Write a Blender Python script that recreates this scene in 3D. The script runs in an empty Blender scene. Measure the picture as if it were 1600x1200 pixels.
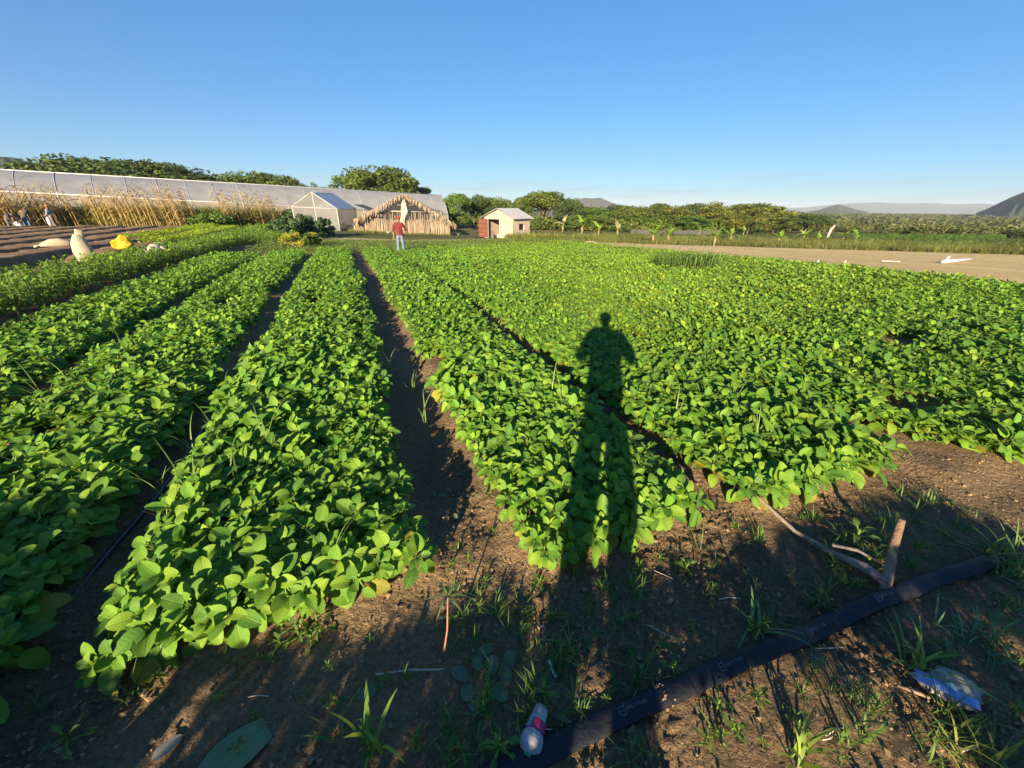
import bpy, bmesh, math, random
import numpy as np
from mathutils import Vector, Matrix

rng = np.random.default_rng(11)
random.seed(11)
sc = bpy.context.scene
COL = sc.collection
R = math.radians

# ------------------------------------------------------------------ camera
CZ, FPX, HOR, ROLL = 1.85, 601.0, 324.0, 0.6
_th = math.atan((600 - HOR) / FPX); _r = R(ROLL)
FW = np.array([0, math.cos(_th), -math.sin(_th)]); _up = np.array([0, math.sin(_th), math.cos(_th)]); _rt = np.array([1.0, 0, 0])
RT = _rt * math.cos(_r) + _up * math.sin(_r); UP = -_rt * math.sin(_r) + _up * math.cos(_r)
cam_d = bpy.data.cameras.new('camera'); cam = bpy.data.objects.new('camera', cam_d); COL.objects.link(cam)
cam_d.sensor_width = 36.0; cam_d.lens = 36.0 * FPX / 1600.0; cam_d.clip_start = 0.02; cam_d.clip_end = 30000
cam.matrix_world = Matrix(((RT[0], UP[0], -FW[0], 0), (RT[1], UP[1], -FW[1], 0), (RT[2], UP[2], -FW[2], CZ), (0, 0, 0, 1)))
sc.camera = cam

# ------------------------------------------------------------------ sun and sky
SUN_EL, SUN_AZ = 14.5, 12.5            # shadows run 12.5 degrees right of the view direction
world = bpy.data.worlds.new('World'); sc.world = world; world.use_nodes = True
nt = world.node_tree; nt.nodes.clear()
wo = nt.nodes.new('ShaderNodeOutputWorld'); bg = nt.nodes.new('ShaderNodeBackground'); sky = nt.nodes.new('ShaderNodeTexSky')
sky.sky_type = 'NISHITA'; sky.sun_disc = False; sky.sun_elevation = R(SUN_EL); sky.sun_rotation = R(180 + SUN_AZ)
sky.altitude = 0; sky.air_density = 1.0; sky.dust_density = 0.0; sky.ozone_density = 3.0
bg.inputs['Strength'].default_value = 0.076
hs = nt.nodes.new('ShaderNodeHueSaturation'); hs.inputs['Saturation'].default_value = 1.22; nt.links.new(sky.outputs[0], hs.inputs['Color'])
tn = nt.nodes.new('ShaderNodeMix'); tn.data_type = 'RGBA'; tn.blend_type = 'MULTIPLY'; tn.inputs[0].default_value = 1.0; tn.inputs[7].default_value = (.45, .74, 1.08, 1)
gm_ = nt.nodes.new('ShaderNodeGamma'); gm_.inputs['Gamma'].default_value = .66; nt.links.new(hs.outputs[0], gm_.inputs['Color']); nt.links.new(gm_.outputs[0], tn.inputs[6])
# thin streaks of cloud low over the horizon
wt = nt.nodes.new('ShaderNodeTexCoord'); wm = nt.nodes.new('ShaderNodeMapping'); wm.inputs['Scale'].default_value = (3, 3, 55); nt.links.new(wt.outputs['Generated'], wm.inputs['Vector'])
wn = nt.nodes.new('ShaderNodeTexNoise'); wn.inputs['Scale'].default_value = 1.6; wn.inputs['Detail'].default_value = 4; nt.links.new(wm.outputs[0], wn.inputs['Vector'])
wr = nt.nodes.new('ShaderNodeMapRange'); wr.inputs[1].default_value = .50; wr.inputs[2].default_value = .68; wr.inputs[3].default_value = 0; wr.inputs[4].default_value = .75; nt.links.new(wn.outputs['Fac'], wr.inputs[0])
ws = nt.nodes.new('ShaderNodeSeparateXYZ'); nt.links.new(wt.outputs['Generated'], ws.inputs[0])
wb = nt.nodes.new('ShaderNodeMapRange'); wb.inputs[1].default_value = .085; wb.inputs[2].default_value = .03; wb.inputs[3].default_value = 0; wb.inputs[4].default_value = 1; nt.links.new(ws.outputs['Z'], wb.inputs[0])
wx = nt.nodes.new('ShaderNodeMath'); wx.operation = 'MULTIPLY'; nt.links.new(wr.outputs[0], wx.inputs[0]); nt.links.new(wb.outputs[0], wx.inputs[1])
wc = nt.nodes.new('ShaderNodeMix'); wc.data_type = 'RGBA'; wc.inputs[7].default_value = (1.75, 2.2, 2.7, 1); nt.links.new(wx.outputs[0], wc.inputs[0]); nt.links.new(tn.outputs[2], wc.inputs[6])
nt.links.new(wc.outputs[2], bg.inputs['Color']); nt.links.new(bg.outputs[0], wo.inputs['Surface'])
sun_d = bpy.data.lights.new('sun', 'SUN'); sun = bpy.data.objects.new('sun', sun_d); COL.objects.link(sun)
sun_d.energy = 4.5; sun_d.angle = R(0.5); sun_d.color = (1.0, 0.80, 0.53)
_e, _a = R(SUN_EL), R(SUN_AZ)
LDIR = Vector((math.sin(_a) * math.cos(_e), math.cos(_a) * math.cos(_e), -math.sin(_e)))
sun.rotation_euler = LDIR.to_track_quat('-Z', 'Y').to_euler()
sc.view_settings.view_transform = 'Standard'; sc.view_settings.look = 'None'; sc.view_settings.gamma = 1.0
sc.view_settings.exposure = 1.78

# ------------------------------------------------------------------ terrain and picture-to-ground helpers
def sst(a, b, x):
    t = np.clip((x - a) / (b - a), 0, 1); return t * t * (3 - 2 * t)
def base_z(x, y):
    d = np.maximum(y, 0); e = np.clip(d - 8, 0, None)
    q = np.where(e < 6, e * e / 12, e - 3)
    dr = np.where(d < 50, .037 * q, .037 * 39 + .012 * (np.clip(d, 50, 90) - 50))
    w = sst(-30, -2, x); w = w + (1 - w) * sst(70, 120, d)
    return -dr * w - 7.0 * sst(70, 320, np.hypot(x, d))
def base_s(x, y):      # the same for one point
    s1 = lambda a, b, q: (lambda t: t * t * (3 - 2 * t))(min(1.0, max(0.0, (q - a) / (b - a))))
    d = max(y, 0.0); e = max(d - 8, 0.0); q = e * e / 12 if e < 6 else e - 3
    dr = .037 * q if d < 50 else .037 * 39 + .012 * (min(max(d, 50), 90) - 50)
    w = s1(-30, -2, x); w = w + (1 - w) * s1(70, 120, d); return -dr * w - 7.0 * s1(70, 320, math.hypot(x, d))
ROW = R(-22.3)
CR, SR = math.cos(ROW), math.sin(ROW)
def to_uv(x, y): return x * CR - y * SR, x * SR + y * CR
def to_xy(u, v): return u * CR + v * SR, -u * SR + v * CR
def ray(px, py):
    d = FW + RT * (px - 800) / FPX + UP * (600 - py) / FPX
    return d / np.linalg.norm(d)
def P(px, py, dist=None, z=0.0):
    """point of the place seen at that pixel: on the ground (plus z), or at a horizontal distance"""
    d = [float(q) for q in ray(px, py)]
    if dist:
        t = dist / math.hypot(d[0], d[1]); return Vector((d[0] * t, d[1] * t, CZ + d[2] * t))
    f = lambda t: CZ + d[2] * t < base_s(d[0] * t, d[1] * t) + z
    t = .2
    while t < 4000 and not f(t): t *= 1.04
    a, b = t / 1.04, t
    for _ in range(24):
        m = (a + b) / 2
        if f(m): b = m
        else: a = m
    return Vector((d[0] * a, d[1] * a, CZ + d[2] * a))
def gz(x, y): return float(ground_z(np.array([x], float), np.array([y], float))[0])

# beds: u0, u1, v0, v1, soil height
BEDS = [(-6.75, -5.2, -1, 27, .10), (-4.75, -3.3, -1, 19.5, .08), (-2.95, -1.56, -1, 20.5, .08), (-1.25, .17, 1.58, 21.5, .08), (.68, 1.92, 1.37, 21.5, .08),
        (2.2, 3.7, 1.26, 22, .08), (3.85, 5.3, .85, 23, .07)]
for k in range(7):
    BEDS.append((5.5 + k * 1.52, 5.5 + k * 1.52 + 1.42, .2 - k * .3, 24 + k * .9, .06))
def vnoise(x, y, seed=0):
    xi = np.floor(x).astype(np.int64); yi = np.floor(y).astype(np.int64); fx = x - xi; fy = y - yi
    fx = fx * fx * (3 - 2 * fx); fy = fy * fy * (3 - 2 * fy)
    def h(a, b):
        n = (a * 374761393 + b * 668265263 + seed * 974711) & 0x7fffffff
        n = ((n ^ (n >> 13)) * 1274126177) & 0x7fffffff
        return ((n ^ (n >> 16)) & 0xffff) / 65535.0
    return (h(xi, yi) * (1 - fx) + h(xi + 1, yi) * fx) * (1 - fy) + (h(xi, yi + 1) * (1 - fx) + h(xi + 1, yi + 1) * fx) * fy
def bed_mask(u, v):
    m = np.zeros_like(u)
    for u0, u1, v0, v1, h in BEDS:
        m = np.maximum(m, sst(u0 - .12, u0 + .12, u) * (1 - sst(u1 - .12, u1 + .12, u)) * sst(v0 - .15, v0 + .1, v) * (1 - sst(v1 - .2, v1 + .2, v)) * h)
    return m
def ridge_mask(u, v):      # bare seed beds on the left
    w = (1 - sst(-7.6, -7.2, u)) * sst(-30, -29, u)
    ph = (u + 7.3) / 1.75
    tri = np.abs(ph - np.floor(ph) - .5) * 2
    far = 41.5 - (u + 7) * -.02
    ln = sst(9, 10, v) * (1 - sst(far - 1, far, v + 2.5 * vnoise(np.floor(ph) * 7.1, ph * 0, 5)))
    ln = ln * (1 - sst(-9.4, -8.4, u) * (1 - sst(17, 19, v)))
    return w * ln * (.38 * (1 - sst(.62, .92, tri)) + .06 * (vnoise(u * 3, v * 3, 51) - .5))
def ground_z(x, y):
    u, v = to_uv(x, y); z = base_z(x, y)
    z = z + bed_mask(u, v) + ridge_mask(u, v)
    z = z + .20 * (1 - sst(-.34, -.14, y)) * sst(-40, -12, y)      # bank the photographer stands on
    near = 1 - sst(12, 30, np.hypot(x, y))
    z = z + near * ((vnoise(x * 3, y * 3, 1) - .5) * .03 + (vnoise(x * 11, y * 11, 2) - .5) * .018)
    return z

# ------------------------------------------------------------------ object helpers
def tag(o, label=None, cat=None, group=None, kind=None):
    if label: o['label'] = label
    if cat: o['category'] = cat
    if group: o['group'] = group
    if kind: o['kind'] = kind
    return o
def empty(name, loc=(0, 0, 0), rz=0.0):
    o = bpy.data.objects.new(name, None); COL.objects.link(o); o.location = loc; o.rotation_euler = (0, 0, rz); o.empty_display_size = .1
    return o
def mesh_np(name, V, faces, flat=False, attrs=None):
    """faces: list of int arrays (m,k)"""
    V = np.asarray(V, np.float32); me = bpy.data.meshes.new(name)
    me.vertices.add(len(V)); me.vertices.foreach_set('co', V.ravel())
    fl = [np.asarray(f, np.int32) for f in faces if len(f)]
    nl = sum(f.size for f in fl); npoly = sum(len(f) for f in fl)
    me.loops.add(nl); me.polygons.add(npoly)
    me.loops.foreach_set('vertex_index', np.concatenate([f.ravel() for f in fl]))
    starts = []; s = 0
    for f in fl:
        k = f.shape[1]; starts.append(np.arange(len(f), dtype=np.int32) * k + s); s += f.size
    me.polygons.foreach_set('loop_start', np.concatenate(starts))
    me.update(calc_edges=True)
    for an, (ty, arr) in (attrs or {}).items():
        a = me.attributes.new(an, ty, 'POINT'); key = 'color' if 'COLOR' in ty else ('vector' if 'VECTOR' in ty else 'value')
        a.data.foreach_set(key, np.asarray(arr, np.float32).ravel())
    if flat: me.shade_flat()
    return me
def link(name, me, m, parent=None, loc=None):
    o = bpy.data.objects.new(name, me); COL.objects.link(o)
    if m is not None and len(me.materials) == 0: me.materials.append(m)
    if parent is not None: o.parent = parent
    if loc is not None: o.location = loc
    return o
class MB:
    def __init__(s): s.v = []; s.f = []
    def add(s, V, F):
        n = len(s.v); s.v += [tuple(map(float, p)) for p in V]; s.f += [tuple(i + n for i in f) for f in F]; return s
    def box(s, a, b, m=None):
        (x0, y0, z0), (x1, y1, z1) = a, b
        V = [Vector(p) for p in ((x0, y0, z0), (x1, y0, z0), (x1, y1, z0), (x0, y1, z0), (x0, y0, z1), (x1, y0, z1), (x1, y1, z1), (x0, y1, z1))]
        if m: V = [m @ p for p in V]
        return s.add(V, [(0, 3, 2, 1), (4, 5, 6, 7), (0, 1, 5, 4), (1, 2, 6, 5), (2, 3, 7, 6), (3, 0, 4, 7)])
    def bar(s, p, q, w, h, up=(0, 0, 1)):
        p = Vector(p); q = Vector(q); d = (q - p); L = d.length; d.normalize(); side = d.cross(Vector(up))
        if side.length < 1e-4: side = d.cross(Vector((1, 0, 0)))
        side.normalize(); u2 = side.cross(d)
        V = [a + side * (w / 2 * i) + u2 * (h / 2 * j) for a in (p, q) for i, j in ((-1, -1), (1, -1), (1, 1), (-1, 1))]
        return s.add(V, [(0, 1, 2, 3), (7, 6, 5, 4), (0, 4, 5, 1), (1, 5, 6, 2), (2, 6, 7, 3), (3, 7, 4, 0)])
    def tube(s, pts, rad, n=8, cap=True, flat=1.0):
        pts = [Vector(p) for p in pts]; rad = rad if hasattr(rad, '__len__') else [rad] * len(pts)
        V = []; prev = None
        for i, p in enumerate(pts):
            t = (pts[min(i + 1, len(pts) - 1)] - pts[max(i - 1, 0)]).normalized()
            ref = Vector((0, 0, 1)) if abs(t.z) < .95 else Vector((0, 1, 0))
            if prev is None: a = t.cross(ref).normalized()
            else: a = (prev - t * prev.dot(t)).normalized()
            prev = a; b = t.cross(a)
            for k in range(n):
                an = 2 * math.pi * k / n; V.append(p + a * math.cos(an) * rad[i] + b * math.sin(an) * rad[i] * flat)
        F = []
        for i in range(len(pts) - 1):
            for k in range(n): F.append((i * n + k, i * n + (k + 1) % n, (i + 1) * n + (k + 1) % n, (i + 1) * n + k))
        if cap: F.append(tuple(range(n - 1, -1, -1))); F.append(tuple((len(pts) - 1) * n + k for k in range(n)))
        return s.add(V, F)
    def poly(s, V): return s.add(V, [tuple(range(len(V)))])
    def slab(s, V, th):
        V = [Vector(p) for p in V]; nrm = (V[1] - V[0]).cross(V[2] - V[0]).normalized() * th; n = len(V)
        W = V + [p - nrm for p in V]
        F = [tuple(range(n)), tuple(range(2 * n - 1, n - 1, -1))] + [((i + 1) % n, i, n + i, n + (i + 1) % n) for i in range(n)]
        return s.add(W, F)
    def blob(s, c, r, seed=0, amp=.15, n=2, rot=None):
        bm = bmesh.new(); bmesh.ops.create_icosphere(bm, subdivisions=n, radius=1.0); rr = random.Random(seed)
        off = Vector((rr.random() * 9, rr.random() * 9, rr.random() * 9)); from_n = __import__('mathutils').noise
        V = []
        for v in bm.verts:
            p = v.co * (1 + amp * from_n.noise(v.co * 1.4 + off) * 2); p = Vector((p.x * r[0], p.y * r[1], p.z * r[2]))
            if rot: p = rot @ p
            V.append(p + Vector(c))
        bm.verts.index_update(); F = [tuple(v.index for v in f.verts) for f in bm.faces]; bm.free()
        return s.add(V, F)
    def mesh(s, name, flat=True):
        me = bpy.data.meshes.new(name); me.from_pydata(s.v, [], s.f, shade_flat=flat); me.update(); return me
    def build(s, name, m, parent=None, flat=True, bevel=0):
        o = link(name, s.mesh(name, flat), m, parent)
        if bevel:
            b = o.modifiers.new('bevel', 'BEVEL'); b.width = bevel; b.segments = 2; b.limit_method = 'ANGLE'
        return o

# ------------------------------------------------------------------ materials
def new_mat(name):
    m = bpy.data.materials.new(name); m.use_nodes = True; n = m.node_tree; n.nodes.clear()
    out = n.nodes.new('ShaderNodeOutputMaterial'); b = n.nodes.new('ShaderNodeBsdfPrincipled'); n.links.new(b.outputs[0], out.inputs['Surface'])
    return m, n, b, out
def N(n, ty, **kw):
    x = n.nodes.new(ty)
    for k, v in kw.items(): setattr(x, k, v)
    return x
def mat(name, c1, c2=None, scale=8.0, rough=.7, bump=0.0, bscale=40.0, metal=0.0, spec=.4, transl=0.0, detail=6.0, stretch=None, alpha=1.0):
    m, n, b, out = new_mat(name); c2 = c2 or tuple(v * .75 for v in c1)
    tc = N(n, 'ShaderNodeTexCoord'); mp = N(n, 'ShaderNodeMapping'); n.links.new(tc.outputs['Object'], mp.inputs['Vector'])
    if stretch: mp.inputs['Scale'].default_value = stretch
    no = N(n, 'ShaderNodeTexNoise'); no.inputs['Scale'].default_value = scale; no.inputs['Detail'].default_value = detail; n.links.new(mp.outputs[0], no.inputs['Vector'])
    cr = N(n, 'ShaderNodeValToRGB'); cr.color_ramp.elements[0].position = .3; cr.color_ramp.elements[1].position = .7
    cr.color_ramp.elements[0].color = (*c2, 1); cr.color_ramp.elements[1].color = (*c1, 1)
    n.links.new(no.outputs['Fac'], cr.inputs['Fac']); n.links.new(cr.outputs['Color'], b.inputs['Base Color'])
    b.inputs['Roughness'].default_value = rough; b.inputs['Metallic'].default_value = metal; b.inputs['Specular IOR Level'].default_value = spec
    if bump:
        n2 = N(n, 'ShaderNodeTexNoise'); n2.inputs['Scale'].default_value = bscale; n2.inputs['Detail'].default_value = 5; n.links.new(mp.outputs[0], n2.inputs['Vector'])
        bp = N(n, 'ShaderNodeBump'); bp.inputs['Strength'].default_value = bump; bp.inputs['Distance'].default_value = .02
        n.links.new(n2.outputs['Fac'], bp.inputs['Height']); n.links.new(bp.outputs[0], b.inputs['Normal'])
    last = b.outputs[0]
    if transl:
        tr = N(n, 'ShaderNodeBsdfTranslucent'); n.links.new(cr.outputs['Color'], tr.inputs['Color'])
        mx = N(n, 'ShaderNodeMixShader'); mx.inputs[0].default_value = transl; n.links.new(last, mx.inputs[1]); n.links.new(tr.outputs[0], mx.inputs[2]); last = mx.outputs[0]
    if alpha < 1:
        tp = N(n, 'ShaderNodeBsdfTransparent'); mx = N(n, 'ShaderNodeMixShader'); mx.inputs[0].default_value = alpha
        n.links.new(tp.outputs[0], mx.inputs[1]); n.links.new(last, mx.inputs[2]); last = mx.outputs[0]
    n.links.new(last, out.inputs['Surface'])
    return m
def leaf_mat(name, transl=.25, rough=.5, veins=True, spec=.35):
    """colour comes from each leaf's own hue (attribute), veins from the leaf's own coordinates"""
    m, n, b, out = new_mat(name)
    at = N(n, 'ShaderNodeAttribute', attribute_name='hue')
    col = at.outputs['Color']
    if veins:
        lu = N(n, 'ShaderNodeAttribute', attribute_name='leafuv'); sp = N(n, 'ShaderNodeSeparateXYZ'); n.links.new(lu.outputs['Vector'], sp.inputs[0])
        ab = N(n, 'ShaderNodeMath', operation='ABSOLUTE'); n.links.new(sp.outputs['Y'], ab.inputs[0])
        mid = N(n, 'ShaderNodeMapRange'); mid.inputs[1].default_value = .03; mid.inputs[2].default_value = .09; mid.inputs[3].default_value = 1; mid.inputs[4].default_value = 0; n.links.new(ab.outputs[0], mid.inputs[0])
        a1 = N(n, 'ShaderNodeMath', operation='MULTIPLY'); a1.inputs[1].default_value = -.16; n.links.new(ab.outputs[0], a1.inputs[0])
        a2 = N(n, 'ShaderNodeMath', operation='ADD'); n.links.new(a1.outputs[0], a2.inputs[0]); n.links.new(sp.outputs['X'], a2.inputs[1])
        a3 = N(n, 'ShaderNodeMath', operation='MULTIPLY'); a3.inputs[1].default_value = 44; n.links.new(a2.outputs[0], a3.inputs[0])
        a4 = N(n, 'ShaderNodeMath', operation='SINE'); n.links.new(a3.outputs[0], a4.inputs[0])
        lat = N(n, 'ShaderNodeMapRange'); lat.inputs[1].default_value = .8; lat.inputs[2].default_value = 1; lat.inputs[3].default_value = 0; lat.inputs[4].default_value = .55; n.links.new(a4.outputs[0], lat.inputs[0])
        mxv = N(n, 'ShaderNodeMath', operation='MAXIMUM'); n.links.new(mid.outputs[0], mxv.inputs[0]); n.links.new(lat.outputs[0], mxv.inputs[1])
        mv = N(n, 'ShaderNodeMath', operation='MULTIPLY'); mv.inputs[1].default_value = .4; n.links.new(mxv.outputs[0], mv.inputs[0])
        mc = N(n, 'ShaderNodeMix', data_type='RGBA'); n.links.new(mv.outputs[0], mc.inputs[0]); n.links.new(col, mc.inputs[6]); mc.inputs[7].default_value = (.20, .33, .07, 1)
        col = mc.outputs[2]
        sc2 = N(n, 'ShaderNodeMath', operation='SUBTRACT'); sc2.inputs[0].default_value = 1; n.links.new(mxv.outputs[0], sc2.inputs[1])
        bp = N(n, 'ShaderNodeBump'); bp.inputs['Strength'].default_value = .35; bp.inputs['Distance'].default_value = .006
        n.links.new(sc2.outputs[0], bp.inputs['Height']); n.links.new(bp.outputs[0], b.inputs['Normal'])
    tc = N(n, 'ShaderNodeTexCoord'); no = N(n, 'ShaderNodeTexNoise'); no.inputs['Scale'].default_value = 30; n.links.new(tc.outputs['Object'], no.inputs['Vector'])
    mr = N(n, 'ShaderNodeMapRange'); mr.inputs[3].default_value = .82; mr.inputs[4].default_value = 1.18; n.links.new(no.outputs['Fac'], mr.inputs[0])
    vm = N(n, 'ShaderNodeVectorMath', operation='SCALE'); n.links.new(col, vm.inputs[0]); n.links.new(mr.outputs[0], vm.inputs['Scale']); col = vm.outputs[0]
    n.links.new(col, b.inputs['Base Color']); b.inputs['Roughness'].default_value = rough; b.inputs['Specular IOR Level'].default_value = spec
    tr = N(n, 'ShaderNodeBsdfTranslucent'); v2 = N(n, 'ShaderNodeVectorMath', operation='MULTIPLY'); v2.inputs[1].default_value = (1.3, 1.15, .5); n.links.new(col, v2.inputs[0]); n.links.new(v2.outputs[0], tr.inputs['Color'])
    mx = N(n, 'ShaderNodeMixShader'); mx.inputs[0].default_value = transl; n.links.new(b.outputs[0], mx.inputs[1]); n.links.new(tr.outputs[0], mx.inputs[2]); n.links.new(mx.outputs[0], out.inputs['Surface'])
    return m
M_TOB = leaf_mat('tobacco_leaf', .32, .55, spec=.22)
M_FOL = leaf_mat('foliage', .25, .6, veins=False, spec=.25)
M_GRASS = leaf_mat('grass_blade', .3, .55, veins=False)
M_BARK = mat('bark', (.16, .12, .085), (.08, .06, .045), 14, .9, .6, 30)
M_WOODG = mat('weathered_wood', (.33, .27, .21), (.17, .13, .10), 9, .85, .5, 60, stretch=(6, 1, 6))
M_WOODL = mat('raw_wood', (.30, .20, .12), (.19, .12, .075), 12, .8, .4, 60)
M_STICK = mat('peeled_stick', (.62, .54, .42), (.48, .40, .30), 9, .8)
M_THATCH = mat('dry_palm', (.43, .345, .245), (.20, .15, .10), 5, .95, .9, 20, stretch=(3, 3, .6))
M_NETW = mat('white_net', (.22, .225, .23), (.175, .18, .185), 1.2, .75, transl=.25, alpha=.8)
M_NETG = mat('side_net', (.40, .37, .32), (.32, .30, .26), 1.2, .9, alpha=.72)
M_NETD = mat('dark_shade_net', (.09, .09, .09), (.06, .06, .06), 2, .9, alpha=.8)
M_POLYR = mat('greenhouse_film', (.38, .38, .375), (.30, .30, .295), .9, .55, transl=.15)
M_ROPE = mat('white_tube', (.78, .77, .74), (.66, .65, .62), 5, .6)
M_SHEET = mat('white_sheet', (.55, .52, .45), (.44, .41, .35), 3, .85, transl=.15)
M_BLOCK = mat('block_wall', (.45, .375, .295), (.34, .28, .215), 2.2, .95, .4, 12)
M_ZINC = mat('zinc_sheet', (.50, .51, .53), (.40, .41, .43), 1.5, .45, metal=.5)
M_RUST = mat('rust_red_steel', (.16, .055, .035), (.11, .04, .028), 4, .7)
M_DARK = mat('dark_inside', (.035, .03, .027), (.02, .018, .016), 3, .9)
M_STONE = mat('pale_stone', (.60, .46, .27), (.44, .33, .2), 1.3, .9, .5, 6)
M_SACK = mat('sack_weave', (.47, .40, .28), (.37, .31, .20), 6, .9, .3, 30)
M_SACKW = mat('pale_sack_weave', (.47, .43, .36), (.38, .34, .29), 6, .9, .3, 30)
M_YEL = mat('yellow_bag', (.70, .46, .02), (.56, .36, .02), 4, .7, .3, 20)
M_SKIN = mat('skin', (.26, .13, .08), (.22, .11, .065), 12, .55)
M_HAIR = mat('hair', (.02, .016, .013), None, 20, .7)
M_HOSE = mat('hose_film', (.011, .013, .020), (.020, .020, .022), 6, .5, .3, 40, spec=.3)
M_PRINT = mat('grey_print', (.20, .20, .20), (.09, .09, .09), 90, .7)
M_DRIP = mat('drip_tube', (.05, .055, .065), (.03, .032, .04), 9, .25, spec=.6)

# ------------------------------------------------------------------ leaf and plant arrays
class Arr:
    """numpy mesh with a hue per vertex and leaf coordinates"""
    def __init__(s): s.V = []; s.Q = []; s.C = []; s.U = []; s.n = 0
    def add(s, V, Q, C, U=None):
        V = np.asarray(V, np.float32).reshape(-1, 3); s.V.append(V); s.Q.append(np.asarray(Q, np.int64).reshape(-1, 4) + s.n)
        C = np.asarray(C, np.float32)
        if C.ndim == 1: C = np.tile(C, (len(V), 1))
        s.C.append(C); s.U.append(np.zeros((len(V), 3), np.float32) if U is None else np.asarray(U, np.float32)); s.n += len(V)
    def done(s):
        return np.concatenate(s.V), np.concatenate(s.Q), np.concatenate(s.C), np.concatenate(s.U)
def arr_mesh(name, V, Q, C, U):
    C4 = np.concatenate([C, np.ones((len(C), 1), np.float32)], 1)
    return mesh_np(name, V, [Q], attrs={'hue': ('FLOAT_COLOR', C4), 'leafuv': ('FLOAT_VECTOR', U)})
def leaf_shape(L, W, nl, nw, droop, fold, r, kind='ovate'):
    t = np.linspace(0, 1, nl + 1); s = np.linspace(-1, 1, nw + 1)
    if kind == 'ovate':
        t = (1 - np.cos(np.pi * t)) / 2 if nl > 2 else t
        w = W / 2 * np.power(np.clip(1 - np.abs(2 * np.power(t, .80) - 1) ** 2.0, 0, 1), .58)
    elif kind == 'lance': w = W / 2 * np.power(np.clip(np.sin(np.pi * np.power(t, .7)), 0, 1), .9)
    else: w = W / 2 * (1 - t) ** .6 * (.75 + .25 * (t < .5))
    w[0] = max(w[0], W * .07); w[-1] = max(w[-1], W * .03)
    T, S = np.meshgrid(t, s, indexing='ij'); Y = S * w[:, None]; X = T * L
    Z = -droop * L * T ** 2 + fold * np.abs(Y) + .035 * L * np.sin(T * 7 + r.uniform(0, 6)) * np.abs(S) * r.uniform(.3, 1)
    ca = droop * 1.0
    X = X * (1 - .18 * ca * T)
    V = np.stack([X, Y, Z], -1).reshape(-1, 3)
    i = np.arange(nl)[:, None] * (nw + 1) + np.arange(nw)[None, :]
    Q = np.stack([i, i + nw + 1, i + nw + 2, i + 1], -1).reshape(-1, 4)
    U = np.stack([T, S * (w / (W / 2))[:, None], T * 0], -1).reshape(-1, 3)
    return V, Q, U
def rot_m(yaw, pitch, rollv=0.0):
    cy, sy, cp, sp, cr, srr = math.cos(yaw), math.sin(yaw), math.cos(pitch), math.sin(pitch), math.cos(rollv), math.sin(rollv)
    Rz = np.array([[cy, -sy, 0], [sy, cy, 0], [0, 0, 1]]); Ry = np.array([[cp, 0, -sp], [0, 1, 0], [sp, 0, cp]]); Rx = np.array([[1, 0, 0], [0, cr, -srr], [0, srr, cr]])
    return Rz @ Ry @ Rx
G_TOB = [(.134, .275, .026), (.112, .248, .026), (.158, .300, .028), (.088, .208, .028), (.190, .322, .030)]
def make_plant(seed, lod, nleaf=10, H=.19, size=1.0, greens=G_TOB, kind='ovate', ratio=.74, stem=True):
    r = np.random.default_rng(seed); A = Arr()
    nl, nw = [(6, 4), (4, 2), (2, 2), (2, 1)][lod]
    if stem and lod < 2:
        k = 5; ang = np.arange(k) / k * 2 * math.pi
        ring = np.stack([np.cos(ang) * .006, np.sin(ang) * .006, ang * 0], -1); V = np.concatenate([ring + [0, 0, -.02], ring * .7 + [0, 0, H]])
        Q = [(i, (i + 1) % k, (i + 1) % k + k, i + k) for i in range(k)]; A.add(V, Q, (.16, .24, .06))
    for i in range(nleaf):
        f = i / max(nleaf - 1, 1); yaw = i * 2.39996 + r.uniform(-.4, .4)
        L = (.118 - .045 * f) * size * r.uniform(.68, 1.32); W = L * ratio * r.uniform(.9, 1.12)
        pitch = R(-8 + 62 * f ** 1.3) + r.uniform(-.3, .3); hb = H * (.42 + .5 * f) * r.uniform(.85, 1.1)
        V, Q, U = leaf_shape(L, W, nl, nw, r.uniform(.12, .6), r.uniform(.08, .48), r, kind)
        V = V + [.02 + .05 * (1 - f) * size, 0, 0]
        V = V @ rot_m(yaw, pitch, r.uniform(-.35, .35)).T + [0, 0, hb]
        c = np.array(greens[r.integers(len(greens))]) * r.uniform(.82, 1.18)
        if f < .3 and r.uniform() < .06: c = np.array((.26, .25, .03)) * r.uniform(.8, 1.1)
        if r.uniform() < .18: V[:, 2] -= .25 * np.abs(V[:, 1]) ; V[:, 0] *= .9
        A.add(V, Q, c, U)
        if stem and lod < 2:      # petiole
            d = rot_m(yaw, pitch) @ np.array([.02 + .06 * (1 - f) * size, 0, 0]); sd = np.array([-math.sin(yaw), math.cos(yaw), 0]) * .004
            p0 = np.array([0, 0, hb * .8]); p1 = d + [0, 0, hb]
            A.add([p0 - sd, p0 + sd, p1 + sd, p1 - sd], [(0, 1, 2, 3)], (.18, .28, .06))
    return A.done()
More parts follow.
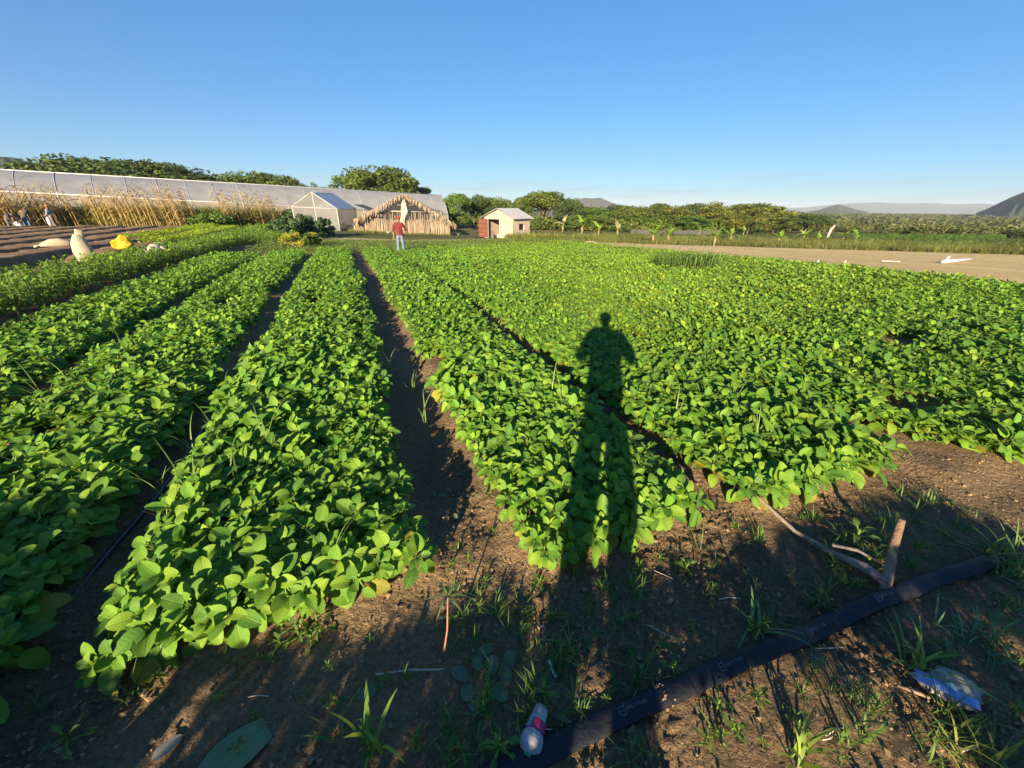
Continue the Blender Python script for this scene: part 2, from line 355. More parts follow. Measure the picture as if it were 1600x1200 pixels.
def scatter(out, variants, pos, yaw, scl, tilt=None, tint=None):
    """append transformed copies of the variants to Arr out. tilt: (n,2) lean in x and y"""
    which = rng.integers(len(variants), size=len(pos))
    for k, (V, Q, C, U) in enumerate(variants):
        s = np.nonzero(which == k)[0]
        if not len(s): continue
        c, sn = np.cos(yaw[s]), np.sin(yaw[s]); n = len(V)
        X = V[None, :, 0] * c[:, None] - V[None, :, 1] * sn[:, None]; Y = V[None, :, 0] * sn[:, None] + V[None, :, 1] * c[:, None]; Z = np.repeat(V[None, :, 2], len(s), 0)
        if tilt is not None:
            tx = tilt[s, 0][:, None]; ty = tilt[s, 1][:, None]; X2 = X + Z * tx; Y2 = Y + Z * ty; Z = Z - X * tx * .8 - Y * ty * .8; X, Y = X2, Y2
        sc_ = scl[s][:, None]
        W = np.stack([X * sc_ + pos[s, 0][:, None], Y * sc_ + pos[s, 1][:, None], Z * sc_ + pos[s, 2][:, None]], -1).reshape(-1, 3)
        QQ = (Q[None] + (np.arange(len(s)) * n)[:, None, None]).reshape(-1, 4)
        CC = np.repeat(C[None], len(s), 0)
        if tint is not None: CC = CC * tint[s][:, None, :]
        out.add(W, QQ, CC.reshape(-1, 3), np.repeat(U[None], len(s), 0).reshape(-1, 3))
def grid_uv(u0, u1, v0, v1, sp):
    a = np.arange(u0 + sp / 2, u1, sp); b = np.arange(v0 + sp / 2, v1, sp); A_, B_ = np.meshgrid(a, b, indexing='ij')
    n = A_.size; return A_.ravel() + rng.uniform(-.42, .42, n) * sp, B_.ravel() + rng.uniform(-.42, .42, n) * sp
def in_view(x, y, m=1.5): return (np.abs(x) < (y + 1.6) * 1.45 + m) & (y > -.2)

# ------------------------------------------------------------------ ground sheet
def axis(lo, hi, f0, f1, fine, g1, mx1, lim, g2):
    c = list(np.arange(f0, f1 + fine / 2, fine))
    for sgn, end, cur in ((1, hi, c[-1]), (-1, lo, c[0])):
        st = fine; p = cur; ext = []
        while (p < end if sgn > 0 else p > end):
            st = min(st * g1, mx1) if abs(p) < lim else st * g2
            p += sgn * st; ext.append(p)
        c = c + ext if sgn > 0 else ext[::-1] + c
    return np.array(c)
gx = axis(-6000, 6000, -1.9, 2.6, .016, 1.05, .20, 46, 1.12); gy = axis(-200, 6000, .42, 2.1, .016, 1.05, .22, 58, 1.12)
X, Y = np.meshgrid(gx, gy, indexing='ij'); Zg = ground_z(X, Y)
dcam = np.hypot(X, Y)
clod = 1 - sst(2.6, 4.5, dcam)
_h = vnoise(X * 26, Y * 26, 3) * .5 + vnoise(X * 55, Y * 55, 4) * .5
crumb = np.abs(_h - .5) * 2
patch = sst(.35, .65, vnoise(X * 2.3 + 5, Y * 2.3, 9))
Zg = Zg + clod * ((crumb - .4) * .028 * (.35 + 1.0 * patch) + (vnoise(X * 7, Y * 7, 6) - .5) * .022)
Ug, Vg = to_uv(X, Y)
def mixc(c, c2, w): return c * (1 - w[..., None]) + np.array(c2) * w[..., None]
colr = np.zeros(X.shape + (3,)) + np.array((.24, .168, .095))
nz1 = vnoise(X * .8, Y * .8, 21); nz2 = vnoise(X * 4, Y * 4, 22); nz3 = vnoise(X * .18, Y * .18, 23)
colr = mixc(colr, (.32, .22, .12), sst(.35, .75, nz1 * .6 + nz2 * .4))
left = (1 - sst(-7.3, -6.9, Ug)) * sst(8, 9, Vg); colr = mixc(colr, (.27, .175, .095), left)
colr = mixc(colr, (.37, .25, .145), left * sst(.45, .7, nz2))
far = sst(21.5, 24, Vg) * sst(-5, -4.5, Ug); colr = mixc(colr, (.13, .14, .05), far)
edge = 16.3 + .14 * np.clip(Vg - 8, 0, 30) + (nz1 - .5) * .5
bare = sst(-.15, .15, Ug - edge) * (1 - sst(-.3, .3, Ug - (23.3 + .92 * np.clip(28.3 - Vg, 0, None) + (nz1 - .5) * .8))) * (1 - sst(31.5, 33, Vg))
grassy = sst(0, .4, Ug - (23.3 + .92 * np.clip(28.3 - Vg, 0, None))) * sst(-10, -8, Vg)
beyond = sst(38, 40, Vg - .12 * Ug); grassy = np.maximum(grassy, beyond * sst(-4, -3, Ug)); grassy = np.maximum(grassy, sst(42, 43, Vg)); grassy = np.maximum(grassy, sst(110, 140, dcam))
gcol = mixc(np.zeros(X.shape + (3,)) + np.array((.10, .115, .035)), (.17, .155, .065), sst(.4, .7, nz3 * .5 + nz1 * .5))
colr = colr * (1 - grassy[..., None]) + gcol * grassy[..., None]
tan = mixc(np.zeros(X.shape + (3,)) + np.array((.62, .46, .215)), (.74, .57, .29), sst(.3, .7, vnoise(Ug * 2.2, Vg * .15, 24) * .6 + nz2 * .4))
colr = colr * (1 - bare[..., None]) + tan * bare[..., None]
vc = 34.6 + .55 * np.clip(Ug - 5, 0, 20) + (nz1 - .5) * .5; pathw = sst(vc - 1.3, vc - .9, Vg) * (1 - sst(vc + .9, vc + 1.4, Vg)) * sst(-1.6, -.6, Ug) * (1 - sst(14.5, 16, Ug)); colr = mixc(colr, (.58, .42, .24), pathw)
ni, nj = X.shape; idx = np.arange(ni * nj).reshape(ni, nj)
Qg = np.stack([idx[:-1, :-1], idx[1:, :-1], idx[1:, 1:], idx[:-1, 1:]], -1).reshape(-1, 4)
gm = mesh_np('ground', np.stack([X, Y, Zg], -1).reshape(-1, 3), [Qg], attrs={'soil': ('FLOAT_COLOR', np.concatenate([colr, np.ones(X.shape + (1,))], -1).reshape(-1, 4))})
m, n, b, out = new_mat('soil'); at = N(n, 'ShaderNodeAttribute', attribute_name='soil'); tc = N(n, 'ShaderNodeTexCoord')
no = N(n, 'ShaderNodeTexNoise'); no.inputs['Scale'].default_value = 55; no.inputs['Detail'].default_value = 6; n.links.new(tc.outputs['Object'], no.inputs['Vector'])
mr = N(n, 'ShaderNodeMapRange'); mr.inputs[1].default_value = .25; mr.inputs[2].default_value = .75; mr.inputs[3].default_value = .6; mr.inputs[4].default_value = 1.35; n.links.new(no.outputs['Fac'], mr.inputs[0])
vm = N(n, 'ShaderNodeVectorMath', operation='SCALE'); n.links.new(at.outputs['Color'], vm.inputs[0]); n.links.new(mr.outputs[0], vm.inputs['Scale']); n.links.new(vm.outputs[0], b.inputs['Base Color'])
b.inputs['Roughness'].default_value = .95; b.inputs['Specular IOR Level'].default_value = .15
n2 = N(n, 'ShaderNodeTexNoise'); n2.inputs['Scale'].default_value = 24; n2.inputs['Detail'].default_value = 9; n2.inputs['Roughness'].default_value = .65; n.links.new(tc.outputs['Object'], n2.inputs['Vector'])
bp = N(n, 'ShaderNodeBump'); bp.inputs['Strength'].default_value = 1.0; bp.inputs['Distance'].default_value = .10; n.links.new(n2.outputs['Fac'], bp.inputs['Height']); n.links.new(bp.outputs[0], b.inputs['Normal'])
tag(link('ground', gm, m), 'brown soil ground with raised beds, tan bare field and green plain beyond', 'ground', kind='structure')

# ------------------------------------------------------------------ hills
def hill(name, label, pts, dist, depth, c1, c2, base=-10.0, seed=1):
    """ridge profile given by picture points at one distance, built as a solid hill with real depth"""
    top = [P(px, py, dist) for px, py in pts]; nx, ny = 60, 14
    s = np.linspace(0, len(top) - 1, nx); tx = np.interp(s, range(len(top)), [p.x for p in top]); ty = np.interp(s, range(len(top)), [p.y for p in top]); tz = np.interp(s, range(len(top)), [p.z for p in top])
    V = []
    for j in range(ny + 1):
        q = j / ny * 2 - 1
        for i in range(nx):
            k = 1 + q * depth / dist; f = max(0, 1 - abs(q)) ** .8
            z = base + (tz[i] - base) * f + (f * (1 - f)) * (float(vnoise(np.array([i * .5]), np.array([j * .8]), seed)[0]) - .5) * (tz[i] - base) * .8
            V.append((tx[i] * k, ty[i] * k, z))
    ii = np.arange(ny)[:, None] * nx + np.arange(nx - 1)[None]
    Q = np.stack([ii, ii + 1, ii + nx + 1, ii + nx], -1).reshape(-1, 4)
    mm = mat(name + '_cover', c1, c2, 24.0 / max(dist, 1) * 6, .95, .0)
    return tag(link(name, mesh_np(name, V, [Q]), mm), label, 'hill', kind='structure')
hill('hill', 'dark wooded hill behind the trees at the far left', [(-160, 262), (-60, 250), (-10, 244), (20, 246), (45, 253), (65, 258), (90, 254), (115, 258), (150, 275), (190, 300)], 420, 120, (.045, .055, .035), (.03, .038, .028))
hill('hill', 'grey rocky hill rising behind the green woods', [(880, 325), (897, 314), (912, 309), (925, 310), (938, 309), (952, 315), (966, 320), (985, 326)], 1100, 200, (.17, .16, .14), (.08, .085, .06), seed=4)
hill('hill', 'small pointed hill on the plain before the blue mountains', [(1262, 331), (1280, 328), (1298, 322), (1311, 319.5), (1324, 323), (1340, 328), (1356, 331)], 1500, 200, (.09, .10, .06), (.05, .06, .04), seed=6)
hill('hill', 'steep dark hill cut by the right edge', [(1525, 333), (1545, 325), (1565, 315), (1585, 306), (1620, 292), (1700, 268), (1800, 255), (1900, 300)], 1000, 260, (.05, .068, .026), (.03, .042, .018), seed=8)
hill('mountains', 'long low blue mountain range on the horizon', [(1180, 327), (1260, 324), (1320, 318), (1370, 316), (1420, 318), (1450, 317), (1490, 319), (1530, 318), (1560, 320), (1620, 318), (1700, 326)], 5200, 500, (.08, .09, .07), (.06, .07, .06), seed=10)
#@@PART2
# ------------------------------------------------------------------ tobacco beds
T0 = [make_plant(100 + i, 0, nleaf=12 + i % 4, size=[.92, 1.08, .78, 1.0][i % 4]) for i in range(14)]
T1 = [make_plant(200 + i, 1, nleaf=11 + i % 3, size=.86) for i in range(10)]
T2 = [make_plant(300 + i, 2, nleaf=10 + i % 3, size=1.0) for i in range(8)]
BED_LABEL = {2: 'green broad-leaved seedling crowding the bed just left of the thin drip tube', 3: 'green broad-leaved seedling at the near end of the bed left of the dark furrow',
             4: 'green broad-leaved seedling at the near end of the bed just right of the dark furrow', 5: 'green broad-leaved seedling at the near end of the bed behind the grey wooden handle',
             6: 'green broad-leaved seedling at the near end of the rightmost bed'}
rows = {0: [], 1: [], 2: []}
def bed_points(bi, bed, sp, dmin, dmax):
    u0, u1, v0, v1, h = bed
    u, v = grid_uv(u0 + .05, u1 - .05, v0, v1, sp); x, y = to_xy(u, v); d = np.hypot(x, y)
    k = (d >= dmin) & (d < dmax) & in_view(x, y, 1.8)
    if bi == 6: k &= u > 4.35 - (v - 1.3) * .65
    k &= ~(((u - 10.5) / 1.25) ** 2 + ((v - 10.3) / .9) ** 2 < 1)
    k &= (v1 - v > rng.uniform(0, .6, len(v))) & (vnoise(u * 1.3, v * 1.3, 31 + bi) > .10)
    u, v, x, y = u[k], v[k], x[k], y[k]
    e = (u - (u0 + u1) / 2) / ((u1 - u0) / 2); lean = np.sign(e) * sst(.55, 1.0, np.abs(e)) * .45
    le = -(1 - sst(0, .3, v - v0)) * .5
    tilt = np.stack([lean * CR + le * SR, -lean * SR + le * CR - .29], -1) + rng.normal(0, .12, (len(u), 2))
    z = ground_z(x, y); s = rng.uniform(.74, 1.08, len(u)) * (.80 + .32 * vnoise(u * 1.1, v * .9, 41)) * (1 - .15 * sst(.6, 1, np.abs(e)))
    tv = .86 + .3 * vnoise(u * .7, v * .5, 43)
    ry = sst(1.8, 7.0, u) * sst(2.5, 6.0, v); tv = tv * (1 + .10 * ry)
    tint = np.stack([tv * rng.uniform(.9, 1.12, len(u)) * (1 + .16 * ry), tv, tv * rng.uniform(.8, 1.2, len(u))], -1)
    return np.stack([x, y, z], -1), tilt, s, tint, np.full(len(u), bi)
near = []
for bi, bed in enumerate(BEDS):
    if bi == 0: continue
    near.append(bed_points(bi, bed, .093, 0, 5.2)); rows[1].append(bed_points(bi, bed, .105, 5.2, 12)); rows[2].append(bed_points(bi, bed, .14, 12, 19)); rows[2].append(bed_points(bi, bed, .18, 19, 60))
cat = lambda L: [np.concatenate([l[i] for l in L]) for i in range(5)]
pos, tilt, scl, tint, bid = cat(near)
# the seedlings that show largest in the photo stand as objects of their own
p2 = pos - np.array([0, 0, CZ]); depth = p2 @ FW; fx = (p2 @ RT) / depth * FPX; fy = (p2 @ UP) / depth * FPX
seen = (depth > .1) & (np.abs(fx) < 815) & (fy > -640)
size = np.where(seen, scl / depth, 0); order = np.argsort(-size)[:300]
single = np.zeros(len(pos), bool); single[order] = True
T0M = [arr_mesh('tobacco_seedling', *t) for t in T0]
for me in T0M: me.materials.append(M_TOB)
for i in order:
    o = bpy.data.objects.new('tobacco_seedling', T0M[int(rng.integers(len(T0M)))]); COL.objects.link(o)
    q = Vector((float(tilt[i, 0]), float(tilt[i, 1]), 1)).to_track_quat('Z', 'Y').to_matrix().to_4x4()
    o.matrix_world = Matrix.Translation(Vector(map(float, pos[i]))) @ q @ Matrix.Rotation(float(rng.uniform(0, 6.28)), 4, 'Z') @ Matrix.Scale(float(scl[i]), 4)
    tag(o, BED_LABEL.get(int(bid[i]), BED_LABEL[6]), 'seedling', 'tobacco seedlings at the near bed ends' if bid[i] > 2 else 'tobacco seedlings in the left bed')
A = Arr(); r_ = ~single
scatter(A, T0, pos[r_], rng.uniform(0, 6.28, r_.sum()), scl[r_], tilt[r_], tint[r_])
for lod, T in ((1, T1), (2, T2)):
    p_, t_, s_, c_, b_ = cat(rows[lod]); scatter(A, T, p_, rng.uniform(0, 6.28, len(p_)), s_ * (1 if lod == 1 else 1.12), t_, c_)
tag(link('tobacco_crop', arr_mesh('tobacco_crop', *A.done()), M_TOB), 'long beds packed with green broad-leaved seedlings running to the buildings', 'crop', kind='stuff')

def cover(name, label, catg, variants, pts, s, tiltn=.15, tints=None, m=M_FOL, kind='stuff'):
    x, y = pts; A = Arr(); n = len(x); pos = np.stack([x, y, ground_z(x, y) - .005], -1)
    tn = tints if tints is not None else (.8 + .4 * vnoise(x * .6, y * .6, 77))[:, None] * np.ones((1, 3))
    scatter(A, variants, pos, rng.uniform(0, 6.28, n), s * rng.uniform(.7, 1.25, n), rng.normal(0, tiltn, (n, 2)), tn)
    return tag(link(name, arr_mesh(name, *A.done()), m), label, catg, kind=kind)
# bright pepper-like row, pale lettuce rows, dark patch, weedy far end
PEP = [make_plant(400 + i, 1, 14, .42, .95, [(.17, .30, .035), (.13, .25, .03), (.21, .34, .04)], 'lance', .5) for i in range(8)]
u, v = grid_uv(*BEDS[0][:4], .17); x, y = to_xy(u, v); k = in_view(x, y, 2.5) & (v > 2); cover('pepper_crop', 'taller bright green row of pointed-leaf plants beside the bare seed beds', 'crop', PEP, (x[k], y[k]), 1.05)
u, v = grid_uv(-7.0, -3.9, 27.5, 41, .2); x, y = to_xy(u, v); cover('leafy_crop', 'bushy mid green plants filling the far end below the dry maize', 'crop', PEP, (x, y), 1.25)
LET = [make_plant(450 + i, 2, 9, .12, .9, [(.30, .42, .03), (.26, .38, .03), (.34, .45, .04)], 'ovate', .7) for i in range(5)]
uu = []; vv = []
for a, b_, c, d in ((-8.75, -7.4, 23.5, 41), (-10.5, -9.25, 26.5, 33), (-10.5, -9.25, 33, 40)):
    u, v = grid_uv(a, b_, c, d, .16); uu.append(u); vv.append(v)
x, y = to_xy(np.concatenate(uu), np.concatenate(vv)); cover('lettuce_crop', 'pale yellow-green young plants in the low beds behind the yellow bag', 'crop', LET, (x, y), 1.0)
u, v = grid_uv(9.2, 11.8, 9.3, 11.3, .12); k = ((u - 10.5) / 1.25) ** 2 + ((v - 10.3) / .9) ** 2 < 1; x, y = to_xy(u[k], v[k])
DRK = [make_plant(470 + i, 1, 16, .52, .8, [(.045, .10, .018), (.06, .12, .02)], 'lance', .35) for i in range(5)]
cover('weed_patch', 'dark green clump of narrow-leaved plants standing in the bright crop on the right', 'weeds', DRK, (x, y), 1.0, .1)
WEE = [make_plant(480 + i, 2, 9, .16, .8, [(.17, .25, .05), (.135, .22, .045), (.21, .27, .065)], 'lance', .45) for i in range(6)]
u, v = grid_uv(-4.4, 24, 20.5, 46, .2); edge_ = 31.2 + .55 * np.clip(u - 5, 0, 20)
k = (v < edge_ + rng.normal(0, .2, len(v))) & ((v > 21.5 + .9 * np.clip((u - 5.5) / 1.52, 0, 9)) | (rng.uniform(size=len(v)) < .05)) & (u < 16.2 + .14 * np.clip(v - 8, 0, 30) + rng.normal(0, .2, len(u)))
x, y = to_xy(u[k], v[k]); cover('low_weeds', 'dull green low weeds covering the ground in front of the thatched shelter', 'weeds', WEE, (x, y), 1.3)

# ------------------------------------------------------------------ grasses and weeds
def tuft(seed, n=12, L=.2, w=.009, spread=.8, greens=((.10, .19, .04), (.13, .22, .05), (.08, .15, .035)), seg=5, base=.02):
    r = np.random.default_rng(seed); A = Arr()
    for i in range(n):
        yaw = r.uniform(0, 6.28); l = L * r.uniform(.5, 1.2); t = np.linspace(0, 1, seg + 1); el0 = R(88) - r.uniform(0, spread); bend = r.uniform(.3, 1.5)
        el = el0 - bend * t ** 1.5; dx = np.concatenate([[0], np.cumsum(np.cos((el[1:] + el[:-1]) / 2))]) * l / seg; dz = np.concatenate([[0], np.cumsum(np.sin((el[1:] + el[:-1]) / 2))]) * l / seg
        ww = w * r.uniform(.6, 1.3) * (1 - t) ** .5 * (.6 + .8 * np.minimum(t * 4, 1)) / 2 + .0004
        bx, by = r.normal(0, base, 2); c, s = math.cos(yaw), math.sin(yaw)
        Lp = np.stack([bx + dx * c - ww * s, by + dx * s + ww * c, dz], -1); Rp = np.stack([bx + dx * c + ww * s, by + dx * s - ww * c, dz], -1)
        V = np.concatenate([Lp, Rp]); k = np.arange(seg); Q = np.stack([k, k + 1, k + seg + 2, k + seg + 1], -1)
        A.add(V, Q, np.array(greens[r.integers(len(greens))]) * r.uniform(.8, 1.2))
    return A.done()
def put(name, arr, m, p, label, catg, group=None, yaw=None, s=1.0, z=None, kind=None):
    me = arr if isinstance(arr, bpy.types.Mesh) else arr_mesh(name, *arr)
    o = link(name, me, m); x, y = p[0], p[1]; o.location = (x, y, (gz(x, y) if z is None else z)); o.rotation_euler = (0, 0, random.uniform(0, 6.28) if yaw is None else yaw); o.scale = (s, s, s)
    return tag(o, label, catg, group, kind)
HOSEPX = [(700, 1262), (850, 1178), (1050, 1084), (1250, 998), (1400, 932), (1520, 890)]
def off_hose(px, py): return not (px < 1530 and abs(py - float(np.interp(px, [q[0] for q in HOSEPX], [q[1] for q in HOSEPX])) - 6) < 38)
TUFT = [arr_mesh('grass_tuft', *tuft(500 + i, 8 + 2 * (i % 4), .13 + .02 * (i % 5), .007)) for i in range(8)]
for me in TUFT: me.materials.append(M_GRASS)
tl = [(905, 880), (960, 940), (985, 965), (1000, 930), (1085, 850), (1060, 890), (1120, 885), (1195, 980), (1230, 900), (1090, 935), (920, 1010), (880, 1020), (1020, 1060), (1085, 1050), (830, 1080), (1300, 870), (1330, 850), (1360, 840), (1280, 930), (1240, 1120), (1310, 1085), (1400, 1010), (1440, 860), (1480, 850), (1500, 900), (1540, 870), (1580, 860), (1560, 900), (1590, 920), (1450, 900), (1420, 880), (700, 1010), (735, 1040), (765, 1000), (780, 960), (640, 1060), (530, 1150), (700, 1150), (660, 1170), (760, 1120), (150, 1010), (130, 1030), (170, 990), (60, 1110), (210, 1090), (250, 1060), (1410, 770), (1450, 780), (1500, 830), (820, 950), (760, 780), (770, 830), (720, 860), (1110, 790), (1150, 830), (1190, 850), (1330, 960), (1480, 940), (1560, 1000), (1350, 1150), (1470, 1120), (1120, 1150)]
for i, (px, py) in enumerate(tl):
    if not off_hose(px, py): continue
    p = P(px + random.uniform(-8, 8), py + random.uniform(-6, 6)); put('grass_tuft', TUFT[i % 8], None, p, 'small green grass tuft on the bare brown soil at the head of the beds', 'grass tuft', 'grass tufts on the headland', s=random.uniform(.45, .95))
for i in range(90):
    px, py = random.uniform(700, 1600), random.uniform(770, 1195)
    if py < 900 and px < 1150 - (py - 800) * 1 or not off_hose(px, py): continue
    p = P(px, py); put('grass_tuft', TUFT[i % 8], None, p, 'small green grass tuft on the bare brown soil at the head of the beds', 'grass tuft', 'grass tufts on the headland', s=random.uniform(.25, .7))
for i in range(130):
    px, py = (random.uniform(1240, 1600), random.uniform(795, 960)) if i < 75 else (random.uniform(700, 1010), random.uniform(885, 1190))
    if off_hose(px, py): put('grass_tuft', TUFT[i % 8], None, P(px, py), 'small green grass tuft on the bare brown soil at the head of the beds', 'grass tuft', 'grass tufts on the headland', s=random.uniform(.3, .75))
put('grass_plant', tuft(544, 60, .26, .008, 1.2, ((.12, .20, .05), (.16, .24, .06)), base=.06), M_GRASS, P(1575, 885), 'thick grass clump covering the right end of the dark hose', 'grass', s=1.0)
put('grass_plant', tuft(540, 9, .24, .016, .7, ((.22, .32, .04), (.26, .36, .05), (.15, .25, .04))), M_GRASS, P(583, 1172), 'upright yellow-green grass shoot with wide blades near the bottom edge', 'grass', s=1.0)
put('grass_plant', tuft(541, 14, .26, .010, .9, ((.26, .34, .07), (.20, .28, .06))), M_GRASS, P(1425, 1045), 'bright arching grass clump beside the dark hose and the blue wrapper', 'grass', s=1.0)
put('grass_plant', tuft(542, 12, .22, .012, 1.0, ((.24, .32, .05), (.18, .28, .05))), M_GRASS, P(1245, 1190), 'bright arching grass clump on the sunlit crumbly soil at the bottom edge', 'grass', s=1.0)
put('grass_plant', tuft(543, 16, .24, .013, 1.1, ((.10, .19, .06), (.13, .22, .08))), M_GRASS, P(1178, 985), 'blue-green spreading grass clump in the shade left of the wooden crosspiece', 'grass', s=.9)
LONG = [arr_mesh('long_grass', *tuft(560 + i, 5, .42, .007, .5, ((.17, .26, .06), (.22, .30, .09), (.13, .22, .05)), 7)) for i in range(6)]
for me in LONG: me.materials.append(M_GRASS)
lg = [(245, 745), (300, 690), (330, 655), (345, 610), (360, 690), (390, 560), (400, 600), (430, 520), (260, 800), (300, 760), (365, 750), (150, 620), (200, 560), (100, 590), (60, 600), (230, 540), (290, 520), (330, 480), (40, 720), (120, 520), (640, 590), (605, 560), (660, 640), (905, 690), (880, 640), (900, 740), (865, 620), (1030, 560), (1075, 590), (1100, 620), (1060, 660), (1140, 640), (1030, 490), (940, 600), (980, 700), (1180, 690), (1260, 650), (420, 700), (480, 760), (520, 860), (700, 560), (740, 600), (960, 560)]
for i, (px, py) in enumerate(lg):
    p = P(px, py, z=.2); put('long_grass', LONG[i % 6], None, p, 'thin long grass blades poking out above the crowded seedlings', 'grass', 'long grass blades among the seedlings', s=random.uniform(.75, 1.2), z=gz(p.x, p.y) + .04)
HERB = [arr_mesh('weed', *make_plant(600 + i, 1, 8, .06, .38, [(.09, .16, .035), (.12, .20, .04), (.075, .14, .035)], 'lance', .5)) for i in range(6)]
for me in HERB: me.materials.append(M_TOB)
for i in range(110):
    px, py = random.uniform(150, 1590), random.uniform(860, 1195)
    if py < 1000 and px < 700 or not off_hose(px, py): continue
    put('weed', HERB[i % 6], None, P(px, py), 'tiny broad-leaved weed on the shaded brown soil', 'weed', 'tiny weeds on the headland', s=random.uniform(.35, .85))
for px, py, s in ((1335, 845, 2.2), (1360, 870, 2.0), (500, 985, 1.3), (470, 1000, 1.5), (440, 1010, 1.2), (1120, 1105, 1.3), (110, 1160, 1.4), (760, 1090, 1.5), (850, 1090, 1.5), (780, 1175, 1.6)):
    put('leafy_weed', HERB[int(px) % 6], None, P(px, py), 'low leafy green weed on the bare soil, larger than the tiny ones round it', 'weed', 'leafy weeds on the headland', s=s * .75)
# feathery weeds on the right
for px, py, lab, g in ((1530, 1010, 'feathery blue-green weed right of the dark hose', ((.08, .17, .08), (.10, .20, .09))), (1520, 1165, 'feathery yellow-green weed at the bottom right corner', ((.22, .27, .05), (.17, .22, .05)))):
    put('feathery_weed', tuft(620 + px % 7, 60, .17, .006, 1.4, g, 4, .05), M_GRASS, P(px, py), lab, 'weed')
# pink-stemmed weed at the bed corner
A = MB(); q0 = P(690, 1035); q1 = q0 + Vector((.03, .10, .30)); A.tube([q0 - Vector((0, 0, .02)), q0.lerp(q1, .5) + Vector((.012, 0, 0)), q1], [.005, .0045, .003], 6)
st = A.build('stalk_weed', mat('pink_stem', (.32, .24, .09), (.30, .12, .09), 4, .6), flat=False); tag(st, 'single tall stalk with pink joint standing off the near bed corner', 'weed')
A = Arr()
for i in range(6):
    V, Q, U = leaf_shape(.10, .012, 4, 2, .6, .1, rng, 'lance'); A.add(V @ rot_m(i * 1.1, .5).T + np.array(q1), Q, (.16, .22, .08), U)
link('leaves', arr_mesh('leaves', *A.done()), M_GRASS, st)

# loose clods on the headland soil
n_ = 16000; px_ = rng.uniform(0, 1, n_); yy = .45 + 2.2 * rng.uniform(0, 1, n_) ** 1.2; xx = (px_ * 2 - 1) * (yy + 1.2) * 1.3
k = vnoise(xx * 2.3 + 5, yy * 2.3, 9) + rng.uniform(-.2, .35, n_) > .38; xx, yy = xx[k], yy[k]; n_ = len(xx)
cube = np.array([(a, b_, c) for a in (-1, 1) for b_ in (-1, 1) for c in (-1, 1)], float) * [1, 1, .8]; cq = np.array([(0, 1, 3, 2), (4, 6, 7, 5), (0, 4, 5, 1), (2, 3, 7, 6), (0, 2, 6, 4), (1, 5, 7, 3)])
sz = .002 + .008 * rng.uniform(0, 1, n_) ** 7; an = rng.uniform(0, 6.28, n_); W = cube[None] * rng.uniform(.25, 1.4, (n_, 8, 3)); c_, s_ = np.cos(an)[:, None], np.sin(an)[:, None]
W = np.stack([W[..., 0] * c_ - W[..., 1] * s_, W[..., 0] * s_ + W[..., 1] * c_, W[..., 2]], -1) * sz[:, None, None] + np.stack([xx, yy, ground_z(xx, yy) + sz * .5], -1)[:, None]
QQ = (cq[None] + (np.arange(n_) * 8)[:, None, None]).reshape(-1, 4)
tag(link('soil_clods', mesh_np('soil_clods', W.reshape(-1, 3), [QQ], flat=True), mat('clod', (.30, .20, .11), (.19, .13, .07), 30, .95)), 'loose brown soil crumbs strewn over the headland', 'soil', kind='stuff')
# fallen leaves and bits lying on the headland
def lying(name, px, py, L, W, yaw, c, label, catg, kindl='ovate', group=None, m=M_TOB, droop=.1, z=.012):
    A = Arr(); V, Q, U = leaf_shape(L, W, 8, 4, droop, .12, rng, kindl); V = V - [L / 2, 0, 0]; V[:, 2] += z + droop * L * .3; A.add(V, Q, c, U); p = P(px, py); return put(name, A.done(), m, p, label, catg, group, yaw=yaw)
M_DULL = leaf_mat('dull_leaf', .1, .75, spec=.1)
lying('big_leaf', 385, 1168, .36, .15, R(52), (.17, .22, .12), 'big pale grey-green leaf lying flat at the bottom edge', 'fallen leaf', 'lance', m=M_DULL)
lying('fallen_leaf', 1010, 1088, .075, .05, R(40), (.13, .22, .13), 'round pale green leaf lying just above the dark hose', 'fallen leaf', m=M_DULL)
lying('fallen_leaf', 577, 1087, .085, .05, R(30), (.09, .15, .08), 'oval dull green leaf lying alone on the shaded soil', 'fallen leaf', m=M_DULL)
lying('fallen_leaf', 265, 1170, .09, .05, R(60), (.26, .25, .22), 'dry whitish leaf scrap left of the big lying leaf', 'fallen leaf', m=M_DULL)
for i, (px, py) in enumerate([(745, 1035), (770, 1045), (790, 1060), (730, 1080), (780, 1085), (755, 1020), (795, 1035), (720, 1055), (740, 1100)]):
    lying('wilted_leaf', px, py, .09, .055, random.uniform(0, 6), (.13, .17, .11), 'wilted grey-green leaf in the small heap beside the sandy furrow', 'fallen leaf', group='wilted leaves heaped on the soil', m=M_DULL, droop=.3)
for i in range(26):
    px, py = random.uniform(350, 1580), random.uniform(900, 1190)
    lying('leaf_scrap', px, py, .04, .022, random.uniform(0, 6), (.20, .16, .10), 'small dry brown leaf scrap on the headland soil', 'fallen leaf', group='dry leaf scraps on the headland', m=M_DULL, droop=.4)
for i in range(14):
    t_ = random.choice([(730, 700), (745, 760), (700, 780), (720, 820), (690, 640), (680, 620)]); lying('leaf_scrap', t_[0] + random.uniform(-25, 25), t_[1] + random.uniform(-30, 30), .05, .03, random.uniform(0, 6), (.16, .17, .12), 'grey leaf scrap on the floor of the dark furrow', 'fallen leaf', group='leaf scraps in the furrow', m=M_DULL, droop=.4)
def stick(name, pix, rad, m, label, catg, z=.01):
    A = MB(); A.tube([P(px, py) + Vector((0, 0, z)) for px, py in pix], rad, 6); return tag(A.build(name, m, flat=False), label, catg)
stick('white_stick', [(857, 1034), (863, 1048), (868, 1060)], .006, M_ROPE, 'short white stick lying on the dark soil', 'stick')
stick('twig', [(588, 1056), (640, 1049), (700, 1048)], [.003, .004, .0035], M_STICK, 'thin straight twig lying across the shaded soil below the bed', 'stick')
